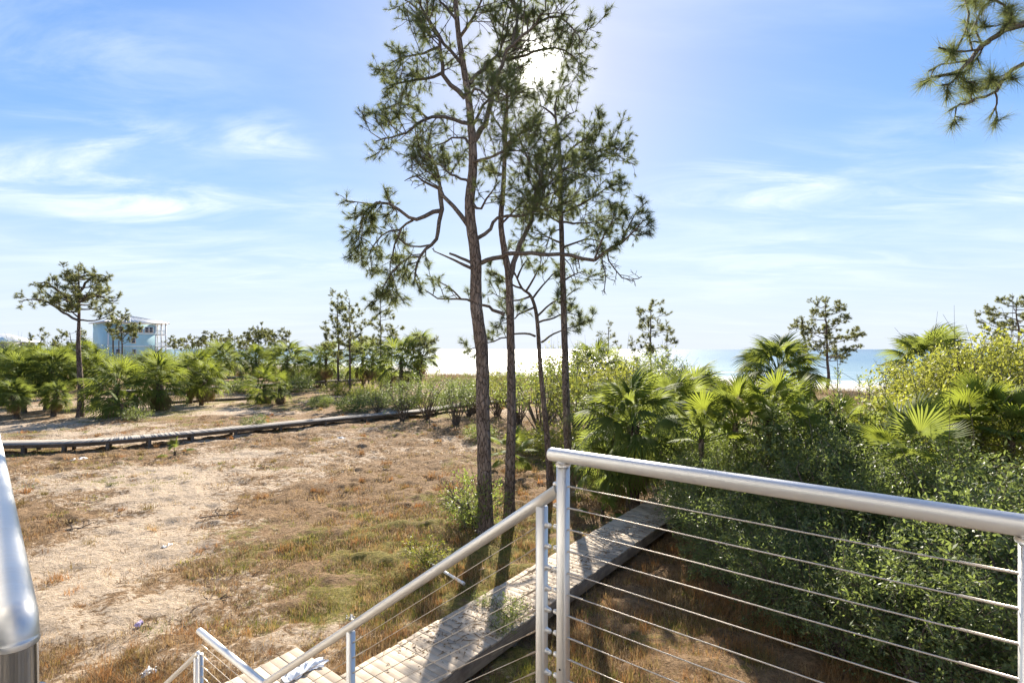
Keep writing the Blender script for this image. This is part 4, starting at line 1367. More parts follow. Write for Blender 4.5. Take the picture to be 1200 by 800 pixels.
def sprig(px, Y, top, seed, label):
    """upright leafy shoot that rises out of the bushes"""
    x = (px - 600) / F * Y; z0 = gz(x, Y) - .02
    h = EYE - (top - HORY) / F * Y - z0
    r = np.random.default_rng(seed)
    root = thing('sapling', label, 'sapling', (x, Y, z0), 0, 'tall sprigs rising from the thicket')
    mb = MB(); P = smooth_path([(0, 0, 0), (.05, 0, h * .5), (r.normal(0, .05), 0, h)], 9)
    mb.tube(P, np.linspace(.018, .005, 9), 5)
    mb.obj('stem', M['stem'], root)
    n = 120
    zz = h - r.random(n) ** 1.3 * 1.3; a = r.uniform(0, 6.28, n)
    base = np.stack([0 * a, 0 * a, zz], -1)
    d = np.stack([np.cos(a), np.sin(a), r.uniform(.4, 1.6, n)], -1); d /= np.linalg.norm(d, axis=1, keepdims=True)
    s = np.stack([-np.sin(a), np.cos(a), 0 * a], -1)
    base = base + d * r.uniform(.01, .12, (n, 1))
    L = .075
    V = np.stack([base, base + d * L * .5 + s * .014, base + d * L, base + d * L * .5 - s * .014], 1).reshape(-1, 3)
    tag(link(np_mesh('leaves', V, [np.arange(len(V)).reshape(-1, 4)]), 'leaves', M['leaf_mid'], root), kind='stuff')


for i, (px, Y, top) in enumerate(((982, 12.2, 436), (1008, 12.4, 444), (1020, 12.2, 447), (985, 12.5, 470), (965, 12.0, 476))):
    sprig(px, Y, top, 800 + i, ('tallest thin sprig rising beside the dead sapling', 'thin leafy sprig left of a matching pair against the beach', 'thin leafy sprig nearest the yellow-green bushes', 'short sprig at the foot of the tallest sprig', 'lowest thin sprig rising out of the sunlit bush')[i])


# ------------------------------------------------------------------ boardwalks
AX_UV = np.array([U_, V_, Z_])


def near_boardwalk():
    root = thing('boardwalk', 'weathered plank boardwalk running past the pines to the beach', 'boardwalk', tuple(UV(0, 0)))
    zt = .40
    u0, u1 = WALK_U0, WALK_U1
    rr = random.Random(4)
    proto = {}
    def plank(cu, cv, ln, w, key):
        if key not in proto:
            b = MB(); b.box((0, 0, 0), (ln, w, .038), None, .0015); proto[key] = b.mesh('plank'); proto[key].materials.append(M['plank'])
        o = bpy.data.objects.new('plank', proto[key]); COL.objects.link(o); o.parent = root
        o.location = UV(cu, cv, zt - .019 + rr.uniform(-.004, .004))
        o.rotation_euler = (0, rr.uniform(-.003, .003), -ANG + rr.uniform(-.002, .002))
    pitch = .146
    v = 1.2
    while v < 26:
        if v < 4.14:
            plank((u0 - 1.13 + u1) / 2 + rr.uniform(-.01, .01), v, u1 - u0 + 1.13, .1405, 'wide')
        else:
            plank((u0 + u1) / 2 + rr.uniform(-.015, .015), v, u1 - u0, .1405, 'narrow')
        v += pitch
    # carrying beams and short posts
    for (u, va, vb) in ((u1 - .03, 1.15, 26), (u0 + .03, 4.2, 26), (u0 - 1.1, 1.15, 4.18), ((u0 + u1) / 2, 1.2, 26)):
        b = MB(); b.box((0, 0, 0), (vb - va, .045, .235), None, .004)
        o = b.obj('beam', M['beam'], root)
        o.location = UV(u, (va + vb) / 2, zt - .040 - .1175); o.rotation_euler = (0, 0, math.pi / 2 - ANG)
    b = MB(); b.box((0, 0, 0), (1.15, .045, .235), None, .004)
    o = b.obj('beam', M['beam'], root); o.location = UV(u0 - .55, 4.17, zt - .040 - .1175); o.rotation_euler = (0, 0, -ANG)
    pm = None
    for v in np.arange(2.0, 26, 2.4):
        for u in (u0 + .11, u1 - .11):
            if pm is None:
                b = MB(); b.box((0, 0, 0), (.1, .1, .62), None, .006); pm = b.mesh('post'); pm.materials.append(M['beam_dark'])
            o = bpy.data.objects.new('post', pm); COL.objects.link(o); o.parent = root
            p = UV(u, v, 0); o.location = (p[0], p[1], zt - .042 - .31); o.rotation_euler = (0, 0, -ANG)
    return root


near_boardwalk()


def far_boardwalk(pts, zt, label, width=1.25, mat='plank_grey', post_gap=2.9, fascia=.24, name='boardwalk'):
    P = np.array(pts, float)
    seg = np.linalg.norm(np.diff(P, axis=0), axis=1)
    n = int(seg.sum() / .146)
    Q = smooth_path(np.c_[P, np.zeros(len(P))], n)
    T = np.gradient(Q, axis=0); T /= np.linalg.norm(T, axis=1, keepdims=True)
    Nn = np.stack([-T[:, 1], T[:, 0], 0 * T[:, 0]], -1)
    base = Q[0].copy(); base[2] = 0
    root = thing(name, label, 'boardwalk', tuple(base))
    r = np.random.default_rng(len(pts))
    mb = MB()
    for i in range(n):
        c = Q[i] - base; c[2] = zt - .02 + r.normal(0, .003)
        mb.box(c, (width + r.normal(0, .012), .138, .04), (Nn[i], T[i], Z_))
    tag(mb.obj('planks', M[mat], root), kind='stuff')
    for s in (-1, 1):
        b = MB()
        E = Q - base + Nn * s * (width / 2 - .11)
        zz = np.array([zt - .042, zt - .042 - fascia])
        V = []
        for i in range(0, n, 4):
            for z in zz:
                for o in (-.02, .02):
                    q = E[i] + Nn[i] * o; V.append((q[0], q[1], z))
        k = len(range(0, n, 4))
        Fq = []
        for i in range(k - 1):
            a = i * 4; c = a + 4
            Fq += [[a, a + 1, c + 1, c], [a + 2, c + 2, c + 3, a + 3], [a, c, c + 2, a + 2], [a + 1, a + 3, c + 3, c + 1]]
        b.add(V, [Fq]); b.obj('beam', M['beam_dark'], root)
    d = 0; step = max(1, int(post_gap / .146))
    pm = None
    for i in range(step // 2, n, step):
        for s in (-1, 1):
            if pm is None:
                b = MB(); b.box((0, 0, 0), (.2, .14, .9), None, .01); pm = b.mesh('post'); pm.materials.append(M['beam_dark'])
            o = bpy.data.objects.new('post', pm); COL.objects.link(o); o.parent = root
            q = Q[i] - base + Nn[i] * s * (width / 2 - .17)
            g = gz(Q[i][0], Q[i][1])
            o.location = (q[0], q[1], zt - .044 - .45)
            o.rotation_euler = (0, 0, math.atan2(Nn[i][1], Nn[i][0]))
    return root


far_boardwalk([(-32, 24.6), (-24.6, 24.9), (-21.1, 25.5), (-18.4, 27.4), (-15.3, 30.3), (-11.4, 34.1), (-6.95, 37.9), (-4.27, 42.0), (0, 46.3), (6, 53)], .47, 'long grey boardwalk on short piers curving across the sandy lot', fascia=.17)
far_boardwalk([(-43, 51), (-37, 55), (-32, 60.5), (-27, 67), (-21, 74)], .75, 'low grey boardwalk behind the yellowing palms', width=1.2, fascia=.3)
far_boardwalk([(-52, 72), (-44, 78), (-36, 84), (-26, 90), (-16, 95)], .75, 'distant grey boardwalk on the far dunes', width=1.3, fascia=.32)


def log_(pts, r0, label, seed):
    r = np.random.default_rng(seed)
    P = np.array([(p[0], p[1], gz(p[0], p[1]) + r0 * .7) for p in pts])
    base = P[0].copy()
    p = Pine(seed, base=base)
    p.make_trunk(P, r0, r0 * .6, 9, 1.05)
    for k in range(4):
        i = 1 + k % (len(P) - 1)
        s = P[i]; p.limb([s, s + np.array([r.normal(0, .3), r.normal(0, .3), .35])], .03, start=.5, leafy=False, tl=.25, spacing=.2)
    p.build('log', label, 'log')


log_([(-32.5, 46.5), (-29, 49), (-26, 51), (-23.8, 53.5)], .16, 'long weathered log lying across the sand by the lone bright palm', 901)


# ------------------------------------------------------------------ deck, stairs and cable railings
DECK = EYE - 1.45
RAIL = EYE - .38                         # axis of the level top rails
CU, CV = -.98, 1.55                      # corner post
LV = .137                                # the other side of the stair
SLOPE = .728
RT = .0245                               # rail radius


def rot_u(): return -ANG


def deck():
    root = thing('deck', 'raised plank deck at the head of the stairs', 'deck', tuple(UV(0, 0, 0)))
    b = MB(); pm = {}
    def plank(u0, u1, v):
        k = round(u1 - u0, 2)
        if k not in pm:
            m = MB(); m.box((0, 0, 0), (u1 - u0, .138, .036), None, .004); pm[k] = m.mesh('plank'); pm[k].materials.append(M['plank'])
        o = bpy.data.objects.new('plank', pm[k]); COL.objects.link(o); o.parent = root
        o.location = UV((u0 + u1) / 2, v, DECK - .018); o.rotation_euler = (0, 0, -ANG)
    v = -2.2
    while v < CV + .06:
        plank(CU if v > LV - .02 else -3.4, 2.4, v); v += .145
    for (u0, u1, v) in ((CU, 2.4, CV + .02), (-3.4, 2.4, -2.25), (-3.4, CU, LV + .0)):
        m = MB(); m.box((0, 0, 0), (u1 - u0, .04, .24), None, .004)
        o = m.obj('beam', M['beam'], root); o.location = UV((u0 + u1) / 2, v, DECK - .037 - .121); o.rotation_euler = (0, 0, -ANG)
    for (u, v) in ((CU + .1, CV - .1), (2.3, CV - .1), (-3.3, LV - .15), (CU, -2.1), (2.3, -2.1), (-3.3, -2.1)):
        m = MB(); p = UV(u, v); g = gz(p[0], p[1]); m.box((0, 0, 0), (.14, .14, DECK - .28 - g + .1), None, .006)
        o = m.obj('post', M['beam'], root); o.location = UV(u, v, (DECK - .28 + g - .1) / 2 + .02); o.rotation_euler = (0, 0, -ANG)


deck()

T_LAND0, T_LAND1, T_END = 2.175, 3.125, 5.30
Z_LAND = DECK - SLOPE * T_LAND0


def stairs():
    root = thing('stairs', 'wooden stairs with a mid landing down to the boardwalk', 'stairs', tuple(UV(0, 0, 0)))
    m = MB(); m.box((0, 0, 0), (.28, CV - LV - .06, .038), None, .004); tread = m.mesh('tread'); tread.materials.append(M['plank'])
    vc = (CV + LV) / 2
    def flight(t0, z0, t1, z1):
        n = int(round((z0 - z1) / .18))
        for i in range(1, n):
            f = i / n
            o = bpy.data.objects.new('tread', tread); COL.objects.link(o); o.parent = root
            o.location = UV(CU - (t0 + (t1 - t0) * (f - .5 / n)), vc, z0 + (z1 - z0) * f - .019); o.rotation_euler = (0, 0, -ANG)
        for v in (CV - .02, LV + .02):
            s = MB()
            a = UV(CU - t0, v, z0 - .16); b_ = UV(CU - t1, v, z1 - .10)
            d = (b_ - a); L = np.linalg.norm(d); d = d / L
            side = V_; nrm = np.cross(d, side)
            s.box((a + b_) / 2, (L, .045, .28), (d, side, nrm), .004); s.obj('stringer', M['beam'], root)
    flight(0, DECK, T_LAND0, Z_LAND)
    flight(T_LAND1, Z_LAND, T_END, .42)
    v = LV + .05
    m = MB(); m.box((0, 0, 0), (T_LAND1 - T_LAND0, .138, .036), None, .004); lp = m.mesh('plank'); lp.materials.append(M['plank'])
    while v < CV:
        o = bpy.data.objects.new('plank', lp); COL.objects.link(o); o.parent = root
        o.location = UV(CU - (T_LAND0 + T_LAND1) / 2, v, Z_LAND - .018); o.rotation_euler = (0, 0, -ANG); v += .145
    for t in (T_LAND0 + .1, T_LAND1 - .1):
        for vv in (CV - .1, LV + .1):
            m = MB(); m.box(UV(CU - t, vv, (Z_LAND - .04) / 2 - .05), (.1, .1, Z_LAND + .06), AX_UV, .005); m.obj('post', M['beam'], root)


stairs()


def rail_tube(root, a, b, r=RT, sides=24, rounded=(True, True), mat='steel', name='top_rail'):
    a = np.asarray(a, float); b = np.asarray(b, float)
    L = np.linalg.norm(b - a)
    d = (b - a) / L
    xs, rs = [], []
    e = .012
    if rounded[0]:
        for f in (0, .35, .7, 1): xs.append(e * f); rs.append(r * math.sqrt(max(.25, 1 - (1 - f) ** 2 * .75)))
    else: xs.append(0); rs.append(r)
    for f in np.linspace(.05, .95, 5): xs.append(L * f); rs.append(r)
    if rounded[1]:
        for f in (1, .7, .35, 0): xs.append(L - e * f); rs.append(r * math.sqrt(max(.25, 1 - (1 - f) ** 2 * .75)))
    else: xs.append(L); rs.append(r)
    P = np.stack([np.array(xs), 0 * np.array(xs), 0 * np.array(xs)], -1)
    m = MB(); m.tube(P, rs, sides)
    o = m.obj(name, M[mat], root, True)
    set_auto(o)
    o.location = Vector(a) - root.location
    o.rotation_euler = Vector(d).to_track_quat('X', 'Z').to_euler()
    return o


def set_auto(o):
    me = o.data
    for p in me.polygons:
        if len(p.vertices) > 6: p.use_smooth = False


def rail_post(root, p, z0, z1, w=.044, mat='steel_post', name='post'):
    """rounded square tube"""
    m = MB(); r = w / 2; c = .010; k = []
    for (sx, sy, a0) in ((1, 1, 0), (-1, 1, 90), (-1, -1, 180), (1, -1, 270)):
        for q in range(4):
            a = math.radians(a0 + q * 30); k.append((sx * (r - c) + c * math.cos(a), sy * (r - c) + c * math.sin(a)))
    n = len(k); V = [(x, y, z) for z in (0, z1 - z0) for (x, y) in k]
    Fq = [[i, (i + 1) % n, n + (i + 1) % n, n + i] for i in range(n)]
    m.add(V, [Fq, [list(range(n))[::-1], list(range(n, 2 * n))]])
    o = m.obj(name, M[mat], root)
    o.location = Vector((p[0], p[1], z0)) - root.location
    o.rotation_euler = (0, 0, -ANG)
    return o


def post_collar(post, h, w=.05):
    m = MB(); m.tube([(0, 0, h - .010), (0, 0, h - .004), (0, 0, h + .002)], [w * .52, w * .56, w * .50], 16); o = m.obj('weld_collar', M['steel'], post, True)


_nut = None


def cable_nut(post, z, side):
    """domed cable end on the face of a post; side is +1/-1 along U"""
    global _nut
    if _nut is None:
        m = MB(); x = np.array([0, .005, .007, .015, .021, .023]); r = np.array([.0115, .0115, .008, .009, .0068, .002])
        m.tube(np.stack([x, 0 * x, 0 * x], -1), r, 12); _nut = m.mesh('cable_nut', True); _nut.materials.append(M['steel'])
    o = bpy.data.objects.new('cable_nut', _nut); COL.objects.link(o); o.parent = post
    o.location = (side * .0185, 0, z); o.rotation_euler = (0, 0, 0 if side > 0 else math.pi)


def cable(root, a, b, r=.0021, swage=(True, True), sag=.0):
    a = np.asarray(a, float); b = np.asarray(b, float)
    L = np.linalg.norm(b - a); d = (b - a) / L
    m = MB()
    xs = np.linspace(0, L, 9); rr = np.full(9, r)
    zz = -sag * np.sin(np.pi * xs / L)
    m.tube(np.stack([xs, 0 * xs, zz], -1), rr, 7)
    if swage[1]:
        m.tube([(L - .10, 0, 0), (L - .097, 0, 0), (L, 0, 0)], [r, 0.0036, 0.0036], 8)
    if swage[0]:
        m.tube([(0, 0, 0), (.057, 0, 0), (.06, 0, 0)], [0.0036, 0.0036, r], 8)
    o = m.obj('cable', M['cable'], root, True)
    o.location = Vector(a) - root.location
    o.rotation_euler = Vector(d).to_track_quat('X', 'Z').to_euler()


def deck_railing():
    c = UV(CU, CV)
    root = thing('cable_railing', 'level steel cable railing with round top rail along the deck edge', 'railing', tuple(UV(CU, CV, DECK - .2)))
    u_right = CU + 1.182
    rail_tube(root, UV(CU - .062, CV, RAIL), UV(u_right + 1.2, CV, RAIL), RT, 28, (True, True))
    posts = []
    for u in (CU, u_right, u_right + 1.16):
        p = UV(u, CV); po = rail_post(root, p, DECK - .2, RAIL - RT + .004, .040); posts.append(po)
        post_collar(po, RAIL - RT - DECK + .2 - .002)
    zs = [RAIL - .105 - k * .0765 for k in range(12)]
    for z in zs:
        cable(root, UV(CU + .02, CV, z), UV(u_right - .02, CV, z), sag=.002)
        cable(root, UV(u_right + .02, CV, z), UV(u_right + 1.14, CV, z), sag=.002)
        cable_nut(posts[0], z - (DECK - .2), -1)
    # small drilled hole plug
    m = MB(); m.tube([(0, -.0225, .52), (0, -.0232, .52)], [.004, .004], 10); m.obj('plug', M['black'], posts[0])


def stair_railing(v, name_label, full):
    root = thing('stair_railing', name_label, 'railing', tuple(UV(CU, v, 0)))
    S = lambda t: UV(CU - t, v)
    zr0 = EYE - .489
    def zr(t):                                 # rail axis height
        if t < T_LAND0: return zr0 - SLOPE * t
        if t < T_LAND1: return EYE - 2.068
        return EYE - 2.241 - SLOPE * 1.03 * (t - 3.17)
    def pt(t, dz=0): p = S(t); p[2] = zr(t) + dz; return p
    r = .0215
    rail_tube(root, S(.022) + Z_ * (zr(.0) - .016), S(T_LAND0) + Z_ * (EYE - 2.068), r, 20, (False, True), 'steel', 'handrail')
    rail_tube(root, S(T_LAND0 - .004) + Z_ * (EYE - 2.068), S(T_LAND1 + .035) + Z_ * (EYE - 2.068), .0225, 20, (True, True), 'steel', 'landing_rail')
    rail_tube(root, pt(3.165), pt(T_END), r * .85, 18, (True, True), 'steel', 'handrail')
    def tread_z(t):
        return DECK - SLOPE * t if t < T_LAND0 else (Z_LAND if t < T_LAND1 + .01 else Z_LAND - SLOPE * (t - T_LAND1))
    P = {}
    for t in (.092, 1.274, T_LAND0 + .03, T_LAND1, 3.20, 4.3, T_END - .06):
        w = .038 if t < 3.1 else .033
        z0 = max(tread_z(t) - .25, .3)
        P[t] = rail_post(root, S(t), z0, zr(t) - .020, w); P[t]['z0'] = z0
    keys = list(P)
    n = 10
    for k in range(n):
        dz = -.085 - k * .0765
        cable(root, pt(.092 + .02, dz), pt(1.274 - .02, dz), .0018)
        cable(root, pt(1.274 + .02, dz), S(T_LAND0 + .01) + Z_ * (zr0 - SLOPE * T_LAND0 + dz), .0018)
        za = EYE - 2.068 + dz
        cable(root, S(T_LAND0 + .05) + Z_ * za, S(T_LAND1 - .018) + Z_ * za, .0018)
        if k < 9:
            cable(root, pt(3.22, dz), pt(4.28, dz), .0018)
            cable(root, pt(4.32, dz), pt(T_END - .08, dz), .0018)
        cable_nut(P[.092], zr(.092) + dz - P[.092]['z0'], 1)


deck_railing()
stair_railing(CV, 'sloping steel handrail with cables down the stairs to the landing', True)
stair_railing(LV + .02, 'matching steel handrail on the house side of the stairs', False)


def left_railing():
    root = thing('cable_railing', 'steel rail end with polished post on the house side of the stair head', 'railing', tuple(UV(CU, LV, DECK - .2)))
    LD = np.array([-math.sin(math.radians(46)), math.cos(math.radians(46)), 0])      # this rail is set a little askew
    o0 = UV(CU, LV, RAIL)
    R = .026
    path = [LD * 2.3, LD * 1.2, LD * .5] + [LD * (R - R * math.sin(a)) + Z_ * (R * math.cos(a) - R) for a in np.linspace(0, math.pi / 2, 9)]
    path = np.array(path) + np.array([0, 0, RAIL - (DECK - .2)])
    m = MB(); m.tube(path, np.full(len(path), .0235), 40); o = m.obj('top_rail', M['steel'], root, True); set_auto(o)
    # round polished newel welded under the bend
    m = MB(); h = RAIL - R - (DECK - .2)
    m.tube([(0, 0, 0), (0, 0, h * .5), (0, 0, h)], [.0232] * 3, 40)
    o = m.obj('post', M['steel_polished'], root, True); set_auto(o)
    m = MB(); m.tube([(0, 0, h - .004), (0, 0, h), (0, 0, h + .004)], [.0236, .0246, .0236], 40, False); m.obj('weld_collar', M['steel'], o, True)
    S2 = lambda t, z: np.array(root.location) * np.array([1, 1, 0]) + LD * t + Z_ * z
    for t in (1.15, 2.25):
        rail_post(root, S2(t, 0), DECK - .2, RAIL - RT + .004)
    for k in range(12):
        z = RAIL - .105 - k * .0765
        cable(root, S2(.03, z), S2(1.13, z)); cable(root, S2(1.17, z), S2(2.23, z))


left_railing()


# ------------------------------------------------------------------ houses
def aqua_house():
    P0 = np.array([-93.2, 118.0, 0])
    g = gz(P0[0], P0[1])
    root = thing('beach_house', 'three-storey aqua house with white porch columns and pale hip roof', 'house', (P0[0], P0[1], g))
    O = np.array([0, 0, 0.0])
    A = np.array([V_, -U_, Z_])          # a along the wall, b into the house, z
    def bx(name, a0, a1, b0, b1, z0, z1, mat, parent=root):
        m = MB(); c = V_ * (a0 + a1) / 2 - U_ * (b0 + b1) / 2 + Z_ * (z0 + z1) / 2
        m.box(c, (a1 - a0, b1 - b0, z1 - z0), A); return m.obj(name, M[mat], parent)
    zE = 11.2 - g
    LW, LP, DP = 9.6, 11.9, 12.0
    bx('wall', 0, LW, 0, DP, 0, zE, 'aqua')
    # clapboard courses
    m = MB()
    z = .3
    while z < zE - .2:
        m.box(V_ * LW / 2 + U_ * .012 + Z_ * z, (LW - .02, .03, .05), A); z += .28
    tag(m.obj('siding', M['aqua'], root), kind='stuff')
    for z in (5.75 - g, 8.75 - g, zE - .16): bx('trim_band', -.04, LW + .04, -.06, .0, z - .16, z + .16, 'aqua_light')
    for a in (0.1, LW - .1): bx('corner_board', a - .14, a + .14, -.05, 0, 0, zE - .33, 'white_paint')
    def window(a0, a1, z0, z1):
        w = bx('window', a0 - .14, a1 + .14, -.07, -.0, z0 - .14, z1 + .14, 'white_paint')
        bx('pane', a0, a1, -.09, -.05, z0, (z0 + z1) / 2 - .03, 'glass', w); bx('pane', a0, a1, -.09, -.05, (z0 + z1) / 2 + .03, z1, 'glass', w)
        return w
    for (a0, a1, z0, z1) in ((7.35, 8.0, 9.1, 10.3), (8.25, 8.9, 9.1, 10.3), (6.1, 6.75, 9.1, 10.3), (4.6, 5.3, 6.5, 7.7), (4.75, 5.4, 3.9, 5.0), (2.0, 2.7, 9.1, 10.3), (1.6, 2.3, 3.9, 5.0)):
        window(a0, a1, z0 - g, z1 - g)
    # sea-side porch
    for zf in (5.6, 8.6): bx('porch_floor', LW + .01, LP, .1, DP - .1, zf - g - .18, zf - g, 'white_paint')
    for i, b in enumerate(np.linspace(.25, DP - .25, 5)):
        bx('column', LP - .28, LP - .03, b - .13, b + .13, 0, zE - .05, 'white_paint')
    bx('column', (LW + LP) / 2 - .1, (LW + LP) / 2 + .1, .13, .33, 0, zE - .05, 'white_paint')
    for zf in (5.6, 8.6):
        bx('porch_rail', LW + .02, LP - .3, .12, .2, zf - g + .95, zf - g + 1.05, 'white_paint')
        bx('porch_rail', LP - .2, LP - .1, .4, DP - .4, zf - g + .95, zf - g + 1.05, 'white_paint')
        m = MB()
        for a in np.arange(LW + .15, LP - .3, .16): m.box(V_ * a - U_ * .16 + Z_ * (zf - g + .48), (.05, .05, .93), A)
        tag(m.obj('balusters', M['white_paint'], root), kind='stuff')
    # hip roof
    o_ = .7
    c = [(-o_, -o_), (LP + o_ * .6, -o_), (LP + o_ * .6, DP + o_), (-o_, DP + o_)]
    m = MB()
    V = [V_ * a - U_ * b + Z_ * z for z in (zE, zE + .22) for (a, b) in c]
    V += [V_ * (LP / 2 - .8) - U_ * (DP / 2) + Z_ * (zE + 1.95), V_ * (LP / 2 + .8) - U_ * (DP / 2) + Z_ * (zE + 1.95)]
    m.add(V, [[[3, 2, 1, 0], [0, 1, 5, 4], [1, 2, 6, 5], [2, 3, 7, 6], [3, 0, 4, 7], [4, 5, 9, 8], [6, 7, 8, 9]], [[5, 6, 9], [7, 4, 8]]])
    rf = m.obj('roof', M['roof_grey'], root)
    m = MB(); 
    for k in range(17):
        f = k / 16; a = -o_ + (LP + o_ * 1.6) * f
        e = V_ * a + U_ * o_ + Z_ * (zE + .235); tt = V_ * (LP / 2 - .8 + 1.6 * f) - U_ * (DP / 2) + Z_ * (zE + 1.965)
        m.tube([e, tt], [.03, .03], 4)
    tag(m.obj('roof_seams', M['roof_grey'], rf), kind='stuff')


aqua_house()


def home():
    """the house that carries the deck, behind the camera: its sunlit wall lights and mirrors in the rails"""
    v0 = -2.32
    root = thing('beach_house', 'white clapboard house behind the deck with sliding glass doors', 'house', tuple(UV(0, v0, 0)))
    A = np.array([U_, V_, Z_])
    def bx(name, a0, a1, b0, b1, z0, z1, mat, parent=root):
        m = MB(); m.box(U_ * (a0 + a1) / 2 + V_ * (b0 + b1) / 2 + Z_ * (z0 + z1) / 2, (a1 - a0, b1 - b0, z1 - z0), A); return m.obj(name, M[mat], parent)
    bx('wall', -9, 9, -10, 0, -.3, 9.6, 'cream')
    m = MB(); z = .2
    while z < 9.5: m.box(V_ * .008 + Z_ * z, (17.9, .03, .04), A); z += .18
    tag(m.obj('siding', M['cream'], root), kind='stuff')
    for (a0, z0, a1, z1) in ((-2.6, DECK + .02, .2, DECK + 2.1), (3.5, DECK + .9, 5.0, DECK + 2.1), (-6.5, DECK + .9, -5.0, DECK + 2.1), (-2.0, 7.2, -.6, 8.6), (2.0, 7.2, 3.4, 8.6)):
        w = bx('window', a0 - .12, a1 + .12, .03, .07, z0 - .1, z1 + .12, 'white_paint')
        mid = (a0 + a1) / 2
        bx('pane', a0, mid - .03, .05, .09, z0, z1, 'glass', w); bx('pane', mid + .03, a1, .05, .09, z0, z1, 'glass', w)
    m = MB(); c = [(-9.8, -10.8), (9.8, -10.8), (9.8, .9), (-9.8, .9)]
    V = [U_ * a + V_ * b + Z_ * z for z in (9.6, 9.8) for (a, b) in c] + [U_ * -4 - V_ * 5 + Z_ * 12.2, U_ * 4 - V_ * 5 + Z_ * 12.2]
    m.add(V, [[[3, 2, 1, 0], [0, 1, 5, 4], [1, 2, 6, 5], [2, 3, 7, 6], [3, 0, 4, 7], [4, 5, 9, 8], [6, 7, 8, 9]], [[5, 6, 9], [7, 4, 8]]])
    m.obj('roof', M['roof_grey'], root)


home()


def grey_house():
    Y = 120.0; x = (6 - 600) / F * Y
    g = gz(x, Y)
    root = thing('beach_house', 'pale grey house with hip roof behind the western palms', 'house', (x, Y, g))
    A = np.array([V_, -U_, Z_])
    def bx(name, a0, a1, b0, b1, z0, z1, mat, parent=root):
        m = MB(); m.box(V_ * (a0 + a1) / 2 - U_ * (b0 + b1) / 2 + Z_ * (z0 + z1) / 2, (a1 - a0, b1 - b0, z1 - z0), A); return m.obj(name, M[mat], parent)
    zE = 6.6 - g
    bx('wall', -4.5, 3.8, 0, 9, 0, zE, 'grey_siding')
    bx('wall', 3.82, 5.2, .4, 8.6, 0, zE - .1, 'white_paint')
    for a in (-3, .2, 2.2):
        w = bx('window', a, a + 1.0, -.06, 0, zE - 2.2, zE - .8, 'white_paint'); bx('pane', a + .1, a + .9, -.08, -.04, zE - 2.1, zE - .9, 'glass', w)
    w = bx('window', 4.2, 4.8, .32, .4, zE - 2.0, zE - .6, 'white_paint'); bx('pane', 4.3, 4.7, .3, .34, zE - 1.9, zE - .7, 'glass', w)
    m = MB(); c = [(-5.3, -.8), (5.9, -.8), (5.9, 9.8), (-5.3, 9.8)]
    V = [V_ * a - U_ * b + Z_ * z for z in (zE, zE + .2) for (a, b) in c] + [V_ * -.6 - U_ * 4.5 + Z_ * (zE + 2.1), V_ * 1.2 - U_ * 4.5 + Z_ * (zE + 2.1)]
    m.add(V, [[[3, 2, 1, 0], [0, 1, 5, 4], [1, 2, 6, 5], [2, 3, 7, 6], [3, 0, 4, 7], [4, 5, 9, 8], [6, 7, 8, 9]], [[5, 6, 9], [7, 4, 8]]])
    m.obj('roof', M['roof_grey'], root)
    # front gable dormer
    m = MB(); V = [V_ * a - U_ * b + Z_ * z for b in (-1.0, 3.5) for (a, z) in ((-2.6, zE + .05), (1.4, zE + .05), (-.6, zE + 1.25))]
    m.add(V, [[[0, 1, 2], [5, 4, 3]], [[0, 3, 4, 1], [1, 4, 5, 2], [2, 5, 3, 0]]]); m.obj('gable', M['aqua_light'], root)


grey_house()


def pole(px, Y, top, label, r=.11, arm=False):
    x = (px - 600) / F * Y; g = gz(x, Y)
    root = thing('utility_pole', label, 'pole', (x, Y, g - .1))
    h = EYE - (top - HORY) / F * Y - g + .1
    m = MB(); m.tube([(0, 0, 0), (0, 0, h * .5), (0, 0, h)], [r, r * .93, r * .85], 10); m.obj('shaft', M['beam_dark'], root, True)
    m = MB(); m.tube([(0, 0, h - .01), (0, 0, h + .05), (0, 0, h + .12)], [r * .95, r * .95, .02], 10); m.obj('cap', M['beam_dark'], root)
    if arm:
        m = MB(); m.box((0, -.08, h - .5), (1.2, .08, .1)); m.obj('crossarm', M['beam_dark'], root)


pole(132.5, 100, 398.5, 'thick dark pole before the aqua house wall', .14)
pole(139.3, 101, 399.5, 'thin dark pole before the aqua house wall', .09)
pole(349, 70, 403, 'lone slim pole on the dune behind the scrub', .07, True)


# ------------------------------------------------------------------ litter and small things
def at_ground(px, py, dz=0.0):
    """where the ray through a photo pixel meets the ground"""
    Y = EYE * F / (py - HORY)
    for _ in range(4):
        x = (px - 600) / F * Y
        Y = (EYE - gz(x, Y) - dz) * F / (py - HORY)
    x = (px - 600) / F * Y
    return np.array([x, Y, gz(x, Y)])


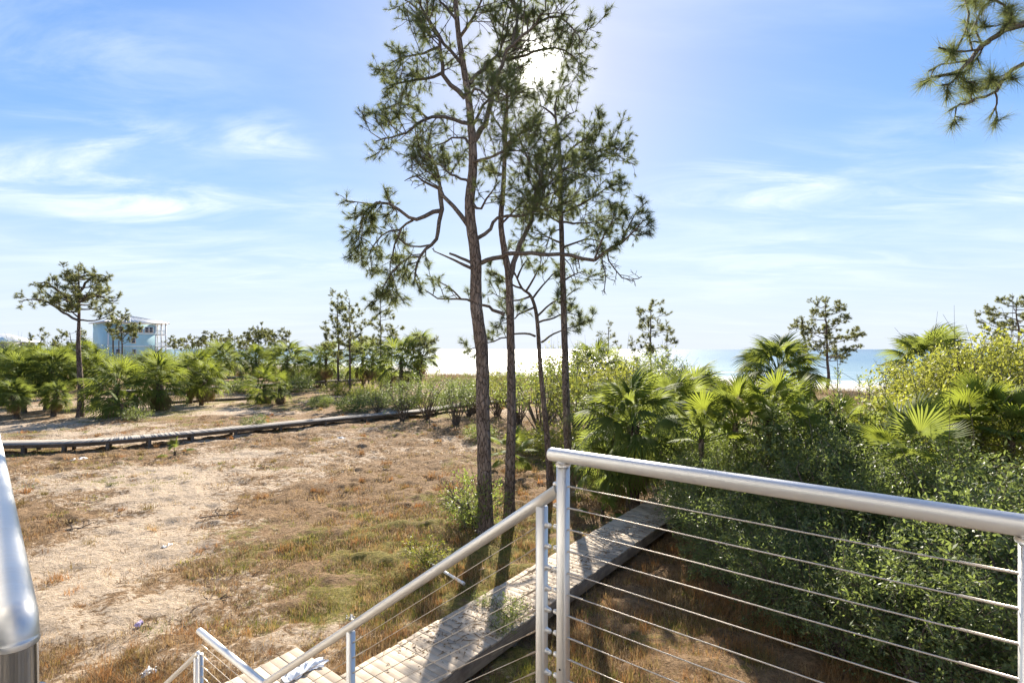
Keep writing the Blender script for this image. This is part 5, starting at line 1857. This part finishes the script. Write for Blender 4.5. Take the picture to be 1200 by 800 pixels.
def crumple(name, label, cat, loc, size, mat, seed, group=None, rz=0.0):
    """crushed thin sheet with folded-over edges"""
    r = np.random.default_rng(seed)
    n, k = 15, 11
    U2, V2 = np.meshgrid(np.linspace(-1, 1, n), np.linspace(-1, 1, k))
    f = fbm(U2 * 2.2 + seed, V2 * 2.2, 3)
    cr = np.abs(f - .5) * 2
    X = U2 * (.5 - .16 * np.abs(V2) * r.random()) * size[0] + (fbm(V2 * 3 + seed, U2, 2) - .5) * size[0] * .35
    Y = V2 * .5 * size[1] + (fbm(U2 * 3, V2 + seed, 2) - .5) * size[1] * .5
    Zc = cr * size[2] * 1.6 * (1 - .5 * np.abs(U2)) + r.random((k, n)) * size[2] * .07
    Zc[0] *= .3; Zc[-1] *= .3
    idx = np.arange(n * k).reshape(k, n)
    Fq = np.stack([idx[:-1, :-1], idx[:-1, 1:], idx[1:, 1:], idx[1:, :-1]], -1).reshape(-1, 4)
    mb = MB(); mb.add(np.stack([X, Y, Zc], -1).reshape(-1, 3), [Fq])
    o = mb.obj(name, mat); o.location = loc; o.rotation_euler = (0, 0, rz)
    return tag(o, label, cat, group)


# crumpled plastic bag on the platform
pb = W(356, 783, (EYE - .42) * F / (783 - HORY))
crumple('plastic_bag', 'crumpled clear plastic bag lying on the boardwalk platform', 'bag', (pb[0], pb[1], .402), (.60, .26, .13), M['plastic'], 61, rz=.75)
for i, (px, py, sx, sy, lab) in enumerate(((410, 725, .17, .13, 'crumpled white paper scrap just behind the handrail post'), (174, 788, .20, .12, 'flattened white litter scrap in the bare sand near the stairs'),
                                           (92, 538, .7, .35, 'pale bleached slab of litter near the long boardwalk'), (555, 603, .22, .16, 'white litter scrap at the foot of the thick pine'),
                                           (400, 513, .45, .3, 'white scrap on the grass before the long boardwalk'), (565, 668, .12, .18, 'upright white scrap beside the pine shadows'), (196, 640, .25, .14, 'small pale scrap in the open sand'))):
    g = at_ground(px, py)
    crumple('litter', lab, 'litter', (g[0], g[1], g[2] - .01), (sx, sy, .10), M['paper'], 70 + i, rz=i * .7)
g = at_ground(163, 732)
crumple('litter', 'purple and white scrap lying among the dry grass', 'litter', (g[0], g[1], g[2] - .01), (.12, .1, .12), M['purple'], 90)


def white_pipe():
    a = at_ground(502, 662); b = at_ground(544, 687)
    a[2] += .07; b[2] += .06
    root = thing('pipe', 'white plastic pipe lying on the green grass behind the handrail', 'pipe', tuple(a))
    d = b - a; L = np.linalg.norm(d)
    m = MB()
    k = 16; ang = np.arange(k) / k * 2 * np.pi
    rings = []
    for (x, r) in ((0, .030), (L, .030), (L, .026), (0, .026)):
        rings.append(np.stack([np.full(k, x), r * np.cos(ang), r * np.sin(ang)], -1))
    idx = np.arange(4 * k).reshape(4, k); nx = np.roll(idx, -1, 1)
    Fq = np.concatenate([np.stack([idx[i], nx[i], nx[(i + 1) % 4], idx[(i + 1) % 4]], -1) for i in range(4)])
    m.add(np.concatenate(rings), [Fq])
    o = m.obj('tube', M['pvc'], root, True); o.rotation_euler = Vector(d).to_track_quat('X', 'Z').to_euler()
    m = MB(); m.tube([(L - .10, 0, 0), (L - .098, 0, 0), (L - .02, 0, 0), (L - .018, 0, 0)], [.031, .036, .036, .031], 16, False)
    c = m.obj('coupling', M['pvc'], root, True); c.rotation_euler = o.rotation_euler


white_pipe()


def board_litter():
    """twigs and dry leaves blown on the boardwalk"""
    r = np.random.default_rng(77)
    V = []
    cl = [(-5.5, 8.0), (-5.95, 6.6), (-5.45, 6.2), (-5.6, 9.5), (-5.4, 10.6), (-5.9, 11.5), (-5.5, 12.4), (-6.1, 5.6), (-5.3, 7.3), (-5.7, 13.2), (-5.5, 14.4), (-6.0, 8.6)]
    pts = []
    for (u, v) in cl:
        n = 130
        pts.append(np.c_[r.normal(u, .22, n), r.normal(v, .38, n)])
    pts.append(np.c_[r.uniform(WALK_U0, WALK_U1, 260), r.uniform(4, 20, 260)])
    pts = np.concatenate(pts); pts = pts[(pts[:, 0] > WALK_U0 + .02) & (pts[:, 0] < WALK_U1 - .02)]
    n = len(pts)
    c = U_[None] * pts[:, :1] + V_[None] * pts[:, 1:] + Z_ * .407
    a = r.uniform(0, 6.28, n); L = r.uniform(.012, .034, n); L[::5] *= 4.5
    d = np.stack([np.cos(a), np.sin(a), r.normal(0, .12, n)], -1) * L[:, None]
    w = np.where(np.arange(n) % 5 == 0, .004, .008)
    s = np.stack([-np.sin(a), np.cos(a), 0 * a], -1) * w[:, None]
    up = np.array([0, 0, .012])
    V = np.stack([c - d, c + s + up, c + d + up * .4, c - s + up * .2], 1).reshape(-1, 3)
    V[:, 2] = np.maximum(V[:, 2], .402)
    o = link(np_mesh('leaf_litter', V, [np.arange(len(V)).reshape(-1, 4)]), 'leaf_litter', M['leaf_brown'])
    tag(o, 'dry leaves and twigs scattered over the boardwalk planks', 'leaf litter', kind='stuff')


board_litter()
for i, (px, py, sc, lab) in enumerate(((598, 722, .55, 'leafy weed growing up through the boardwalk planks'), (567, 706, .35, 'small weed sprouting between the planks near the leaf litter'), (588, 737, .4, 'low weed on the shaded edge of the boardwalk'))):
    p = W(px, py, (EYE - .4) * F / (py - HORY))
    o = shrub(S_small[i % 2], p[0], p[1], lab, M['leaf_mid'], scale=sc, name='weed', cat='weed'); o.location.z = .30


def fallen_branch(px, py, L, rz, seed, label):
    g = at_ground(px, py)
    p = Pine(seed, base=g)
    a = g + np.array([-math.cos(rz), -math.sin(rz), 0]) * L / 2 + Z_ * .03; b = g + np.array([math.cos(rz), math.sin(rz), 0]) * L / 2 + Z_ * .05
    p.make_trunk([a, (a + b) / 2 + Z_ * .04, b], .022, .008, 7, 1.0)
    p.limb([(a + b) / 2, (a + b) / 2 + np.array([.2, .25, .1]) * L], .012, start=.2, spacing=.1, tl=.2, leafy=False)
    p.limb([a * .6 + b * .4, a * .6 + b * .4 + np.array([-.2, .2, .08]) * L], .012, start=.2, spacing=.1, tl=.2, leafy=False)
    p.build('fallen_branch', label, 'branch')


fallen_branch(262, 606, 1.3, .2, 951, 'dark fallen branch with dry twigs beside green weeds')
fallen_branch(250, 708, .7, .8, 952, 'short dark stick near the stair landing')
fallen_branch(90, 622, 1.0, .3, 953, 'bundle of dark twigs half buried in the pale sand')
fallen_branch(475, 765, .6, 1.9, 954, 'twisted dry stick beside the boardwalk edge')
